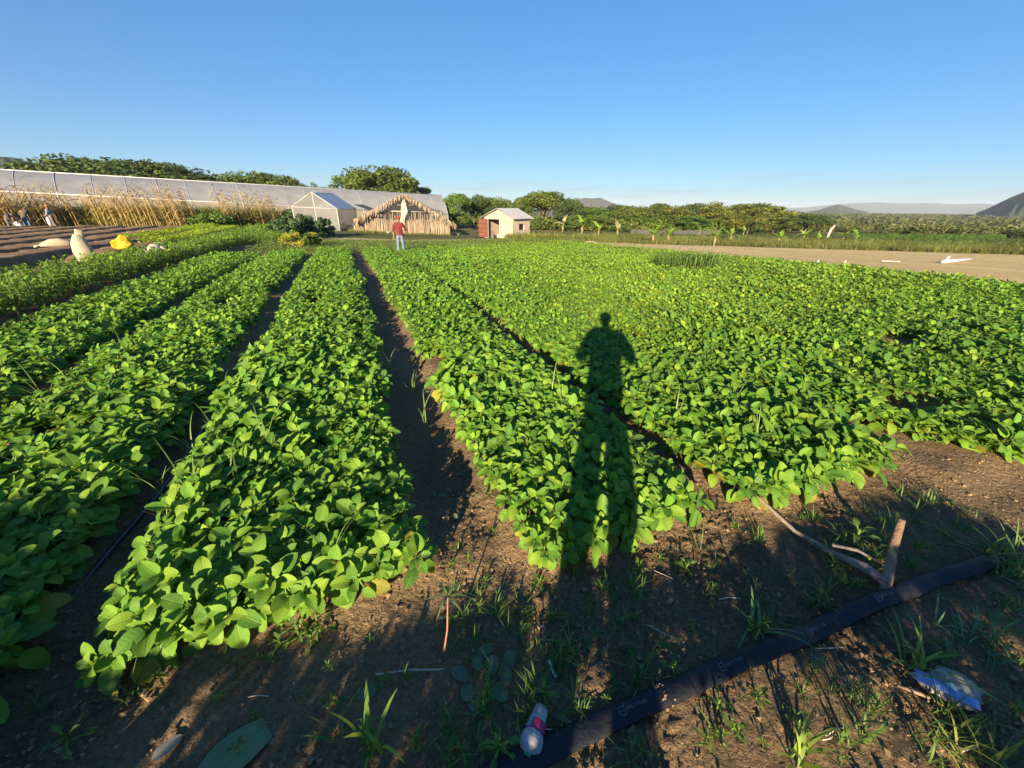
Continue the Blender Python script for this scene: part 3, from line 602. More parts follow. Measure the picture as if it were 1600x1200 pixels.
stick('root', [(855, 1117), (885, 1128), (905, 1140)], [.009, .008, .004], mat('root_bark', (.25, .13, .09)), 'short reddish root lying right of the plastic bottle', 'root')
stick('dry_stalk', [(1400, 1073), (1425, 1082), (1450, 1092), (1475, 1107)], [.006, .008, .007, .004], M_WOODL, 'dry tan stalk lying left of the blue wrapped bottle', 'stick')
for i in range(16):
    px, py = random.uniform(350, 1590), random.uniform(880, 1190); a = random.uniform(-.5, .5); L = random.uniform(15, 50)
    stick('straw', [(px, py), (px + L * .5 * math.cos(a), py + L * .5 * math.sin(a) + random.uniform(-3, 3)), (px + L * math.cos(a), py + L * math.sin(a))], random.uniform(.0012, .0025), M_STICK, 'thin dry straw lying on the headland soil', 'straw')['group'] = 'dry straws on the headland'

# ------------------------------------------------------------------ hose, drip tube, hoe and bottles
hp = [P(px, py) for px, py in ((700, 1262), (760, 1225), (850, 1178), (945, 1130), (1050, 1084), (1150, 1040), (1250, 998), (1330, 958), (1400, 932), (1460, 906), (1520, 890), (1572, 871))]
def smooth(pts, k=8):
    out = []
    for i in range(len(pts) - 1):
        a, b, c, d = pts[max(i - 1, 0)], pts[i], pts[i + 1], pts[min(i + 2, len(pts) - 1)]
        for j in range(k):
            t = j / k; out.append(.5 * ((2 * b) + (c - a) * t + (2 * a - 5 * b + 4 * c - d) * t * t + (3 * b - a - 3 * c + d) * t ** 3))
    return out + [pts[-1]]
def hose_piece(pts, W, H, lift):
    """flat lay tube: lens section along the ground. returns verts, faces and a function (s,t)->point on top"""
    pts = smooth(pts); S = [0]
    for a, b in zip(pts, pts[1:]): S.append(S[-1] + (b - a).length)
    n = 14; V = []; frames = []
    for i, p in enumerate(pts):
        d = (pts[min(i + 1, len(pts) - 1)] - pts[max(i - 1, 0)]); d.z = 0; d.normalize(); sd = Vector((d.y, -d.x, 0))
        hh = H * (1 + .25 * math.sin(S[i] * 9)); zz = gz(p.x, p.y) + lift; ww = W * (1 + .03 * math.sin(S[i] * 23)); frames.append((Vector((p.x, p.y, zz)), sd, hh, ww))
        for k in range(n):
            an = 2 * math.pi * k / n; V.append(Vector((p.x, p.y, zz)) + sd * math.cos(an) * ww / 2 + Vector((0, 0, (math.sin(an) * abs(math.sin(an)) ** .3 + .25) * hh)))
    F = []
    for i in range(len(pts) - 1):
        for k in range(n): F.append((i * n + k, i * n + (k + 1) % n, (i + 1) * n + (k + 1) % n, (i + 1) * n + k))
    F += [tuple(range(n)), tuple((len(pts) - 1) * n + k for k in range(n - 1, -1, -1))]
    def at_(s, t):
        i = 0
        while i < len(S) - 2 and S[i + 1] < s: i += 1
        f = (s - S[i]) / max(S[i + 1] - S[i], 1e-6); (p, sd, hh, ww), (p2_, sd2, h2, w2) = frames[i], frames[i + 1]
        c, sd_, h_, w_ = p.lerp(p2_, f), sd.lerp(sd2, f).normalized(), hh + (h2 - hh) * f, ww + (w2 - ww) * f
        q = max(0, 1 - (2 * t / w_) ** 2) ** .5; return c + sd_ * t + Vector((0, 0, (q * abs(q) ** .3 + .25) * h_ + .0022))
    return V, F, at_, S, pts
HW = .088
V, F, hat, HS, hpts = hose_piece(hp, HW, .017, .016)
A = MB(); A.add(V, F); hose = A.build('irrigation_hose', M_HOSE, flat=False)
tag(hose, 'flat black lay-flat irrigation hose with grey printing crossing the soil', 'hose')
def near_s(px, py):
    q = P(px, py); return min(range(len(hpts)), key=lambda i: (hpts[i].xy - q.xy).length)
def text_mesh(s, size):
    cu = bpy.data.curves.new('lettering', 'FONT'); cu.body = s; cu.size = size; cu.align_y = 'CENTER'; cu.offset = size * .012
    o = bpy.data.objects.new('lettering', cu); COL.objects.link(o); dg = bpy.context.evaluated_depsgraph_get(); me = bpy.data.meshes.new_from_object(o.evaluated_get(dg))
    vs = [v.co.copy() for v in me.vertices]; fs = [tuple(p.vertices) for p in me.polygons]; bpy.data.objects.remove(o); bpy.data.meshes.remove(me); return vs, fs
TV, TF = text_mesh('SPRAY TUBE', .017); SV, SF = text_mesh('rmi', .015)
for px, py in ((985, 1131), (1138, 1062), (1268, 1003), (1380, 955)):
    s0 = HS[near_s(px, py)]; A = MB()
    put2 = lambda vs, fs, ox, oy: A.add([hat(s0 + v.x + ox, -(v.y + oy)) for v in vs], fs)
    ring = [Vector((math.cos(a) * r, math.sin(a) * r, 0)) for r in (.0165, .0135) for a in np.arange(28) / 28 * 2 * math.pi]
    put2(ring, [(k, (k + 1) % 28, 28 + (k + 1) % 28, 28 + k) for k in range(28)], 0, 0)
    put2([Vector(p) * .75 for p in ((.013, .016, 0), (.018, .013, 0), (.026, .031, 0), (.021, .032, 0))], [(0, 1, 2, 3)], 0, 0)
    put2(SV, SF, -.0105, .001); put2(TV, TF, .021, 0)
    A.build('printed_marking', M_PRINT, hose)
A = MB(); cl = HS[near_s(1040, 1088)]
for k in range(16): A.blob(hat(cl + random.uniform(-.03, .03), random.uniform(-.06, .06)) - Vector((0, 0, .002)), [random.uniform(.004, .010)] * 3, k, .3, 1)
A.build('soil_crumbs', mat('soil_crumb', (.22, .15, .09)), hose)
A = MB(); A.tube(smooth([P(px, py) + Vector((0, 0, .02)) for px, py in ((60, 1010), (170, 870), (258, 765), (320, 672), (375, 597), (410, 545), (440, 495), (470, 452), (482, 425))]), .016, 8)
tag(A.build('drip_tube', M_DRIP, flat=False), 'thin shiny drip tube lying in the furrow left of the middle bed', 'hose')

# old hoe: long handle and short crosspiece
e = empty('old_hoe', P(1385, 925)); tag(e, 'old grey wooden handle joined to a short wooden crosspiece, lying before the beds', 'hoe'); O = e.location
pts = [P(px, py) - O for px, py in ((1130, 770), (1180, 800), (1240, 836), (1300, 873), (1345, 900), (1378, 918))]
for i, p in enumerate(pts): p.z = gz(p.x + O.x, p.y + O.y) - O.z + .05 + .02 * math.sin(i * 2)
A = MB(); A.tube(pts, [.013, .014, .015, .022, .034, .026], 9, flat=.7); hd = A.build('handle', M_WOODG, e, flat=False)
A = MB(); q = [P(1292, 868) - O + Vector((0, 0, .085)), P(1330, 876) - O + Vector((0, 0, .085)), P(1366, 895) - O + Vector((0, 0, .08))]; A.tube(q, [.012, .013, .004], 7, flat=.6); A.build('splinter', M_WOODG, hd, flat=False)
c0 = P(1378, 938) - O + Vector((0, 0, .0)); c1 = P(1382, 905) - O + Vector((0, 0, .06)); c2 = P(1404, 850) - O; c2.z = .20; c2 = P(1394, 862, (P(1400, 880).xy.length)) - O; c3 = P(1409, 812, P(1404, 868).xy.length) - O
A = MB(); A.tube([c0, c1, c2, c3], [.022, .025, .023, .018], 8, flat=.5); A.build('crosspiece', M_WOODL, e, flat=False)

def lathe(prof, axis_pts, n=18, squash=1.0):
    """prof: (t, r) along a straight axis from a to b"""
    a, b = Vector(axis_pts[0]), Vector(axis_pts[1]); d = (b - a); L = d.length; d.normalize(); s = d.cross(Vector((0, 0, 1))).normalized(); u = s.cross(d); V = []; F = []
    for t, r in prof:
        for k in range(n):
            an = 2 * math.pi * k / n; V.append(a + d * (t * L) + s * math.cos(an) * r + u * math.sin(an) * r * squash)
    for i in range(len(prof) - 1):
        for k in range(n): F.append((i * n + k, i * n + (k + 1) % n, (i + 1) * n + (k + 1) % n, (i + 1) * n + k))
    return V, F
M_PET = mat('cloudy_plastic', (.62, .62, .66), (.40, .40, .43), 70, .3, .3, 120, transl=.2, alpha=.85)
b0, b1 = P(846, 1113), P(824, 1186); b0.z += .030; b1.z += .036
prof = [(0, .010), (0, .027), (.06, .029), (.28, .030), (.33, .032), (.55, .034), (.62, .040), (.75, .045), (.88, .042), (.95, .030), (1, .013), (1.03, .012)]
A = MB(); A.add(*lathe(prof, (b0, b1))); bo = A.build('plastic_bottle', M_PET, flat=False); tag(bo, 'dirty clear plastic bottle with pink label lying against the hose', 'bottle')
A = MB(); A.add(*lathe([(.31, .0335), (.33, .034), (.56, .0365), (.575, .0365)], (b0, b1))); lb = A.build('label', mat('pink_label', (.42, .03, .13), (.30, .02, .10), 40, .5), bo, flat=False)
V, F = lathe([(.33, .0348), (.55, .0372)], (b0, b1), 36); fk = [f for f in F if f[0] % 36 in (2, 3, 4, 5)]; A = MB(); A.add(V, fk); A.build('turquoise_patch', mat('turquoise_print', (.10, .42, .45), (.20, .50, .52), 120, .5), lb, flat=False)
V, F = lathe([(.30, .0336), (.318, .0345)], (b0, b1), 24); A = MB(); A.add(V, F); A.build('white_band', M_ROPE, lb, flat=False)
A = MB(); A.add(*lathe([(1.0, .0145), (1.06, .0145), (1.06, .001)], (b0, b1))); A.build('cap', mat('green_cap', (.04, .25, .12)), bo, flat=False)
# crushed blue-labelled bottle
w0 = P(1475, 1085); e = empty('crushed_bottle', w0, R(-35)); tag(e, 'crushed clear bottle with blue label lying on the shaded soil', 'bottle')
A = MB(); A.blob((.03, .045, .035), (.085, .055, .034), 3, .22, 3); A.blob((-.02, -.005, .028), (.10, .038, .028), 5, .2, 3); A.build('body', mat('scuffed_plastic', (.46, .41, .36), (.28, .25, .22), 40, .35, .3, 90, transl=.2), e, flat=False)
V = []; F = []
for i in range(9):
    for j in range(5): V.append((-.105 + i * .0235, -.040 + j * .018, .047 + .012 * math.sin(j * .8 + .4) - abs(i - 4) * .0015 + random.uniform(-.002, .002)))
F = [(i * 5 + j, (i + 1) * 5 + j, (i + 1) * 5 + j + 1, i * 5 + j + 1) for i in range(8) for j in range(4)]
A = MB(); A.add(V, F); lb = A.build('label', mat('blue_label', (.30, .42, .66), (.12, .22, .52), 45, .4), e, flat=False)
A = MB(); A.poly([(-.012, -.012, .0625), (.012, -.016, .062), (.022, .004, .063), (.004, .014, .064), (-.014, .006, .064)]); A.build('white_patch', M_ROPE, lb)
#@@PART3
# ------------------------------------------------------------------ greenhouse, net house, thatched shelter, shed
def quadstrip(p, q, n):
    return [p.lerp(q, i / n) for i in range(n + 1)]
rdA, rdB = Vector((-44.2, 37.5, 4.38)), Vector((-11.7, 69.0, 3.52)); guA, guB = Vector((-40.0, 33.3, 2.6)), Vector((-9.9, 63.2, .79))
rdA = rdA - (rdB - rdA) * .55; guA = guA - (guB - guA) * .55
back = lambda p, g: Vector((2 * p.x - g.x, 2 * p.y - g.y, g.z))
bkA, bkB = back(rdA, guA), back(rdB, guB)
e = empty('greenhouse', (guB + guA) / 2); e.location.z = gz(e.location.x, e.location.y); O = e.location.copy()
tag(e, 'very long grey-white plastic greenhouse stretching behind the dry maize', 'greenhouse')
nb = 30; M_RIB = mat('film_rib', (.52, .52, .51), (.44, .44, .43), 5, .6)
def roof_panel(a, b, c, d):      # a-b ridge, c-d gutter, slightly sagging film between ribs
    A = MB(); n = nb * 4
    V = []
    for i in range(n + 1):
        f = i / n; p, q = a.lerp(b, f), c.lerp(d, f); sag = (-.02 - .03 * float(vnoise(np.array([f * 90.0]), np.array([0.0]), 71)[0])) * abs(math.sin(math.pi * f * nb))
        for j in range(7):
            t = j / 6; w = p.lerp(q, t); w.z += .35 * math.sin(math.pi * t) + sag * math.sin(math.pi * t); V.append(w - O)
    F = [(i * 7 + j, i * 7 + j + 1, (i + 1) * 7 + j + 1, (i + 1) * 7 + j) for i in range(n) for j in range(6)]
    return A.add(V, F)
roof_panel(rdA, rdB, guA, guB).build('roof', M_POLYR, e, flat=False); roof_panel(rdA, rdB, bkA, bkB).build('roof', M_POLYR, e, flat=False)
def gpt(p): return Vector((p.x, p.y, gz(p.x, p.y) - .1))
for a, b in ((guA, guB), (bkA, bkB)):
    A = MB(); V = []; n = 20
    for i in range(n + 1): p = a.lerp(b, i / n); V += [p - O, gpt(p) - O]
    A.add(V, [(2 * i, 2 * i + 1, 2 * i + 3, 2 * i + 2) for i in range(n)]); A.build('side_wall', M_NETG, e)
    A = MB(); A.tube([a - O + Vector((0, 0, .02)), b - O + Vector((0, 0, .02))], .055, 8); A.build('gutter', M_ROPE, e, flat=False)
A = MB(); A.add([rdB - O, guB - O, gpt(guB) - O, gpt(bkB) - O, bkB - O], [(0, 1, 2, 3, 4)]); A.build('end_wall', M_NETG, e)
A = MB(); A.tube([rdA - O, rdB - O], .05, 8); A.build('ridge_pole', M_ROPE, e, flat=False)
for i in range(nb + 1):
    f = i / nb; p, q = rdA.lerp(rdB, f), guA.lerp(guB, f)
    pts = []
    for j in range(7):
        t = j / 6; w = p.lerp(q, t); w.z += .35 * math.sin(math.pi * t) + .012; pts.append(w - O)
    A = MB(); A.tube(pts, .013 if i % 3 else .022, 6); A.build('rib', M_RIB, e, flat=False)
    if i % 2 == 0: A = MB(); A.tube([q - O, gpt(q) - O], .025, 6); A.build('post', M_RIB, e, flat=False)

class Plane:
    """upright plane through two ground points: gives real points under given pixels, and local frame"""
    def __init__(s, a, b):
        s.a, s.b = a, b; s.d = Vector((b.x - a.x, b.y - a.y, 0)).normalized(); s.n = Vector((-s.d.y, s.d.x, 0))     # n points away from the camera
        if s.n.y < 0: s.n = -s.n
    def __call__(s, px, py, back=0.0):
        r = Vector(ray(px, py)); c = Vector((0, 0, CZ)); p0 = s.a + s.n * back; t = (p0 - c).dot(s.n) / r.dot(s.n); return c + r * t
# small pyramid-topped net house
pl = Plane(P(455, 349, 47), P(528, 353, 45)); O = Vector(pl(490, 350)); O.z = gz(O.x, O.y)
e = empty('net_house', O); tag(e, 'small white net tent with pointed gable roof beside the thatched shelter', 'net house')
ap, el_, er = pl(487, 300), pl(456, 323), pl(526, 326.5); dp = 5.0
def dn(p): return Vector((p.x, p.y, gz(p.x, p.y) - .05))
bl_, br_ = dn(el_), dn(er); B = pl.n * dp
A = MB(); A.add([p - O for p in (ap, el_, bl_, br_, er)], [(0, 1, 4), (1, 2, 3, 4)]); A.build('front_net', M_NETW, e)
A = MB(); A.slab([ap - O, er - O + pl.d * .12, er - O + pl.d * .12 + B, ap - O + B], .02); A.build('roof', mat('bluish_film', (.42, .50, .60), (.34, .42, .52), 1, .5, transl=.15), e)
A = MB(); A.slab([ap - O + B, el_ - O + B, el_ - O, ap - O], .02); A.build('roof', M_NETW, e)
A = MB(); A.add([p - O for p in (er, br_, br_ + B, er + B)], [(0, 1, 2, 3)]); A.build('side_net', M_NETG, e)
A = MB(); A.add([p - O for p in (el_, bl_, bl_ + B, el_ + B)], [(0, 1, 2, 3)]); A.build('side_net', M_NETG, e)
for p, q in ((ap, dn(ap)), (el_, bl_), (er, br_), (er + B, br_ + B), (el_ + B, bl_ + B)):
    A = MB(); A.tube([p - O, q - O], .03, 6); A.build('pole', M_RIB, e, flat=False)
for p, q in ((ap, el_), (ap, er), (el_, er), (ap, ap + B)):
    A = MB(); A.tube([p - O - pl.n * .03, q - O - pl.n * .03], .025, 6); A.build('rail', M_RIB, e, flat=False)
A = MB(); A.slab([er - O + B * .9 + Vector((0, 0, .45)), er - O + B * .95 + pl.d * 2.6 + Vector((0, 0, -.5)), er - O + B * 1.5 + pl.d * 2.6 + Vector((0, 0, -.5)), er - O + B * 1.5 + Vector((0, 0, .45))], .02); A.build('awning', M_NETD, e)

# thatched shelter
pl = Plane(P(575, 363), P(702, 368)); O = pl(640, 365); O.z = gz(O.x, O.y); e = empty('thatched_shelter', O)
tag(e, 'triangular shelter thatched with dry palm leaves behind the man in red', 'shelter')
ap, tl_, tr_ = pl(628, 304), pl(552, 345), pl(709, 352); D = Vector((ap.x, ap.y, 0)).normalized() * 5.0
def thatch_side(p, q, name):
    """thick shaggy roof plane from ridge p to tip q with hanging fronds along its front edge"""
    A = MB(); V = []; nu, nv = 18, 16
    dirn = (q - p).normalized(); nrm = dirn.cross(pl.n).normalized()
    if nrm.z < 0: nrm = -nrm
    for side in (0, 1):
        for i in range(nu + 1):
            for j in range(nv + 1):
                w = p.lerp(q, i / nu) + D * (j / nv) - pl.n * .3; jit = Vector((random.uniform(-.05, .05), random.uniform(-.05, .05), random.uniform(-.06, .06)))
                V.append(w + nrm * (.10 if side == 0 else -.10) + jit - O)
    m_ = (nu + 1) * (nv + 1); F = []
    for i in range(nu):
        for j in range(nv):
            a = i * (nv + 1) + j; F.append((a, a + 1, a + nv + 2, a + nv + 1)); F.append((m_ + a, m_ + a + nv + 1, m_ + a + nv + 2, m_ + a + 1))
    for i in range(nu): a, b = i * (nv + 1), (i + 1) * (nv + 1); F.append((a, b, m_ + b, m_ + a))
    for j in range(nv): a = nu * (nv + 1) + j; F.append((a, a + 1, m_ + a + 1, m_ + a))
    A.add(V, F); ro = A.build(name, M_THATCH, e)
    A = MB(); L = (q - p).length
    for k in range(int(L * 42)):
        f = random.random(); w = p.lerp(q, f) - pl.n * random.uniform(.25, .5) + nrm * random.uniform(-.06, .16); ln = random.uniform(.16, .48) * (1.0 if f < .55 else 1.25); sw = random.uniform(.03, .08); tw = random.uniform(-.8, .8)
        sd = (pl.d * math.cos(tw) + pl.n * math.sin(tw)) * sw; end = w + Vector((0, 0, -ln)) + dirn * random.uniform(-.05, .22) + pl.n * random.uniform(-.12, .05); mid = w.lerp(end, .45) - pl.n * .07 + nrm * .03
        A.add([w - sd - O, w + sd - O, mid + sd - O, mid - sd - O, end + sd * .3 - O, end - sd * .3 - O], [(0, 1, 2, 3), (3, 2, 4, 5)])
    A.build('fringe', M_THATCH, ro)
thatch_side(ap, tl_, 'roof'); thatch_side(ap, tr_, 'roof')
def stalk_wall(name, x0, x1, top, n, back=0.0):
    A = MB()
    for k in range(n):
        px = x0 + (x1 - x0) * (k + random.random()) / n; p = pl(px, 360, back + random.uniform(-.06, .06)); g = gz(p.x, p.y); h = pl(px, top(px) + random.uniform(-1, 3), back).z
        w = random.uniform(.025, .06); tw = random.uniform(-.7, .7); sd = (pl.d * math.cos(tw) + pl.n * math.sin(tw)) * w; ln = pl.d * random.uniform(-.08, .08) - pl.n * random.uniform(0, .1)
        a = Vector((p.x, p.y, g - .03)); c = Vector((p.x, p.y, h)) + ln; mid = a.lerp(c, .5) - pl.n * .04
        A.add([a - sd - O, a + sd - O, mid + sd - O, mid - sd - O, c + sd * .5 - O, c - sd * .5 - O], [(0, 1, 2, 3), (3, 2, 4, 5)])
    return A.build(name, M_THATCH, e)
stalk_wall('front_wall', 591, 702, lambda x: 342.5 + (x - 591) * .012, 420); stalk_wall('corner_fronds', 556, 593, lambda x: 345 - (x - 556) * .50, 240, .15)
A = MB()
for k in range(30):
    px = 593 + k * 3.35 + random.uniform(-1, 1); p = pl(px, 345, .12); tp = pl(px + random.uniform(-.6, .6), 331 + random.uniform(-1, 5), .12); A.tube([Vector((p.x, p.y, gz(p.x, p.y))) - O, tp - O], random.uniform(.011, .02), 5)
A.build('stick_fence', M_STICK, e, flat=False)
for a, b in (((601, 329.5), (679, 331.8)), ((618, 315.5), (642, 315.5)), ((612, 320), (652, 321))):
    A = MB(); A.tube([pl(*a, .2) - O, pl(*b, .2) - O], .045, 6); A.build('beam', M_STICK, e, flat=False)
for px, py in ((592, 326), (629, 305), (672, 326), (700, 346), (562, 342)):
    A = MB(); p = pl(px, py, .25); A.tube([Vector((p.x, p.y, gz(p.x, p.y) - .1)) - O, p - O], .06, 7); A.build('post', M_WOODG, e, flat=False)
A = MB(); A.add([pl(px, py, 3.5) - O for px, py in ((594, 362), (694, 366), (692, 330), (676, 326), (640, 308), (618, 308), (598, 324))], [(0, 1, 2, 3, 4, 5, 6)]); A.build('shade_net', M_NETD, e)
A = MB(); rows_ = [(306, 629, 630.5), (313, 628, 632.5), (322, 627, 635), (330, 626.3, 637.5), (335, 626, 634), (343, 625, 632), (352, 624, 633), (359, 624, 632)]; V = []
for y_, xa, xb in rows_:
    for k in range(9): V.append(pl(xa + (xb - xa) * k / 8, y_, -.28 + .09 * math.sin(k * 2.4 + y_ * .2)))
A.add(V, [(i * 9 + k, i * 9 + k + 1, (i + 1) * 9 + k + 1, (i + 1) * 9 + k) for i in range(7) for k in range(8)]); A.slab([pl(633, 318, -.3), pl(637.5, 331, -.42), pl(634.5, 337, -.32), pl(633, 333, -.3)], .01)
tag(A.build('white_sheet', M_SHEET, flat=False), 'long white cloth hanging from the peak of the thatched shelter', 'sheet')

# concrete block shed
A0 = P(757, 371.5); Bc = P(801, 371, 44.0); Bc.z = gz(Bc.x, Bc.y); av = Vector((A0.x - Bc.x, A0.y - Bc.y, 0)); Wd = av.length; av.normalize(); sv = Vector((av.y, -av.x, 0))
if sv.y < 0: sv = -sv
Ld = 2.0
while True:
    q = Bc + sv * Ld; rel = np.array(q) - np.array([0, 0, CZ]); pxx = 800 + (rel @ RT) / (rel @ FW) * FPX
    if pxx >= 826.5 or Ld > 8: break
    Ld += .1
e = empty('block_shed', Bc); tag(e, 'small concrete block shed with open rust-brown door and metal roof', 'shed'); O = Bc
fr = Matrix((( -av.x, sv.x, 0, 0), (-av.y, sv.y, 0, 0), (0, 0, 1, 0), (0, 0, 0, 1)))   # local: x to the viewer's right along the front, y into the depth
e.matrix_world = Matrix.Translation(Bc) @ fr
He = P(801, 340.5, 44.0).z - Bc.z; Hp = P(777, 326, 46).z - Bc.z; zb = -.25
def px_to_x(px):     # front wall position under that pixel
    best = min(np.linspace(0, Wd, 200), key=lambda t: abs(800 + ((np.array(Bc + av * t) - [0, 0, CZ]) @ RT) / ((np.array(Bc + av * t) - [0, 0, CZ]) @ FW) * FPX - px)); return -best
d0, d1 = px_to_x(762.5), px_to_x(780); Hd = He - .18; T_ = .14; mid = -Wd / 2
A = MB(); A.box((-Wd, 0, zb), (d0, T_, He)); A.box((d1, 0, zb), (0, T_, He)); A.box((d0, 0, Hd), (d1, T_, He)); A.add([(-Wd, 0, He), (0, 0, He), (mid, 0, Hp - .08), (-Wd, T_, He), (0, T_, He), (mid, T_, Hp - .08)], [(0, 1, 2), (5, 4, 3), (0, 2, 5, 3), (1, 4, 5, 2)]); A.build('wall', M_BLOCK, e)
w0, w1, wz0, wz1 = Ld * .36, Ld * .66, He - 1.25, He - .62
A = MB(); A.box((-T_, T_, zb), (0, w0, He)); A.box((-T_, w1, zb), (0, Ld, He)); A.box((-T_, w0, zb), (0, w1, wz0)); A.box((-T_, w0, wz1), (0, w1, He)); A.build('wall', M_BLOCK, e)
A = MB(); A.box((-Wd, T_, zb), (-Wd + T_, Ld, He)); A.build('wall', M_BLOCK, e)
A = MB(); A.box((-Wd + T_, Ld - T_, zb), (-T_, Ld, He)); A.add([(-Wd, Ld, He), (0, Ld, He), (mid, Ld, Hp - .08)], [(0, 1, 2)]); A.build('wall', M_BLOCK, e)
A = MB(); [A.box((-T_ + .02, w0 + (w1 - w0) * k / 4 - .02, wz0), (-T_ + .05, w0 + (w1 - w0) * k / 4 + .02, wz1)) for k in range(1, 4)]; A.poly([(-T_ - .02, w0, wz0), (-T_ - .02, w1, wz0), (-T_ - .02, w1, wz0 + .35), (-T_ - .02, (w0 + w1) / 2, wz0 + .12), (-T_ - .02, w0, wz0 + .5)]); A.build('window', M_DARK, e)
A = MB(); [A.box((-T_ * .0 - .001 + .003, w0 - .05, z_), (.03, w1 + .05, z_ + .05)) for z_ in (wz0 - .05, wz1)]; A.build('window_frame', M_BLOCK, e)
for sx, nm in ((1, 'roof'), (-1, 'roof')):
    A = MB(); n = 46; V = []; ov = .35; x_e = (0 + ov) if sx > 0 else (-Wd - ov); z_e = He - (Hp - He) * ov / (Wd / 2) + .06
    for k in range(n + 1):
        yy = -.35 + (Ld + .7) * k / n; zz = .022 * math.cos(k * math.pi); V += [(mid, yy, Hp + .06 + zz), (x_e, yy, z_e + zz), (mid, yy, Hp + .035 + zz), (x_e, yy, z_e - .025 + zz)]
    F = []
    for k in range(n): a = 4 * k; F += [(a, a + 1, a + 5, a + 4), (a + 2, a + 6, a + 7, a + 3), (a + 1, a + 3, a + 7, a + 5)]
    F += [(0, 2, 3, 1), (4 * n, 4 * n + 1, 4 * n + 3, 4 * n + 2)]
    A.add(V, F); A.build(nm, M_ZINC, e)
A = MB(); [A.box((-Wd + .1 + k * .5, -.30, He - .02 + (k * .5 + .1) * (Hp - He) / (Wd / 2) - .12), (-Wd + .2 + k * .5, Ld, He + (k * .5 + .1) * (Hp - He) / (Wd / 2) - .02)) for k in range(int(Wd))]; A.build('rafter', M_DARK, e) if False else None
dw = (d1 - d0) * 1.0; dr = Matrix.Translation((d0 - .02, -.02, 0)) @ Matrix.Rotation(R(188), 4, 'Z')
A = MB(); A.box((0, 0, 0), (dw * .72, .05, Hd), dr); door = A.build('door', M_RUST, e)
A = MB(); [A.box((.03, .05, z_), (dw * .72 - .03, .075, z_ + .05), dr) for z_ in (.02, Hd * .25, Hd * .5, Hd * .74, Hd - .07)]; A.box((0, .05, 0), (.04, .08, Hd), dr); A.box((dw * .72 - .04, .05, 0), (dw * .72, .08, Hd), dr); A.build('door_rails', mat('dark_rust', (.09, .03, .02)), door)
A = MB(); A.box((-Wd + .4, Ld - .9, 0), (-.5, Ld - .3, .9)); [A.box((-Wd + .4, Ld - .95, z_), (-.5, Ld - .9, z_ + .10)) for z_ in (.2, .5, .8, 1.1)]; tag(A.build('shelf_rack', M_WOODL, None), 'brown wooden shelving seen through the open shed door', 'shelf'); bpy.data.objects['shelf_rack'].matrix_world = e.matrix_world.copy()
bw = lambda x, y: e.matrix_world @ Vector((x, y, 0))
q = bw((d0 + d1) / 2 + .25, .5); A = MB(); A.tube([(0, 0, 0), (0, 0, .30)], [.13, .15], 14); A.tube([(0, 0, .30), (0, 0, .32)], [.155, .155], 14); bk = A.build('bucket', M_ROPE, None, flat=False); bk.location = q; tag(bk, 'white bucket standing inside the open shed doorway', 'bucket')
q = bw((d0 + d1) / 2 - .1, .4); A = MB(); A.blob((0, 0, .12), (.25, .18, .14), 4, .2); bg_ = A.build('dark_bag', M_DARK, None); bg_.location = q; tag(bg_, 'dark bag slumped on the shed floor', 'bag')
A = MB(); A.tube([bw(d0 + .05, .25) + Vector((0, 0, .9)), bw(d0 + .55, .35) + Vector((0, 0, .02))], .025, 6); tag(A.build('tool_handle', M_DARK, None, flat=False), 'dark tool handle leaning in the shed doorway', 'tool')

# ------------------------------------------------------------------ foliage clumps, trees, shrubs
def leaf_cards(A, c, r, n, ls, col, rr, fill=.35, aspect=.6):
    """n small leaf faces through an ellipsoid shell"""
    d = rr.normal(size=(n, 3)); d /= np.linalg.norm(d, axis=1)[:, None]; rad = np.where(rr.uniform(size=n) < fill, rr.uniform(.3, .9, n), rr.uniform(.85, 1.12, n))
    p = np.array(c) + d * rad[:, None] * np.array(r)
    nn = d * .7 + rr.normal(size=(n, 3)) * .6; nn /= np.linalg.norm(nn, axis=1)[:, None]; a = np.cross(nn, rr.normal(size=(n, 3))); a /= np.linalg.norm(a, axis=1)[:, None]; b_ = np.cross(nn, a)
    s = ls * rr.uniform(.6, 1.4, n)[:, None]; V = np.stack([p - a * s, p - b_ * s * aspect, p + a * s, p + b_ * s * aspect], 1).reshape(-1, 3)
    Q = np.arange(4 * n).reshape(-1, 4); C = np.repeat(np.array(col)[None] * rr.uniform(.75, 1.25, (n, 1)), 4, 0).reshape(-1, 3) if False else np.repeat(np.array(col)[None] * rr.uniform(.75, 1.25, (n, 1)), 4, axis=0)
    A.add(V, Q, C)
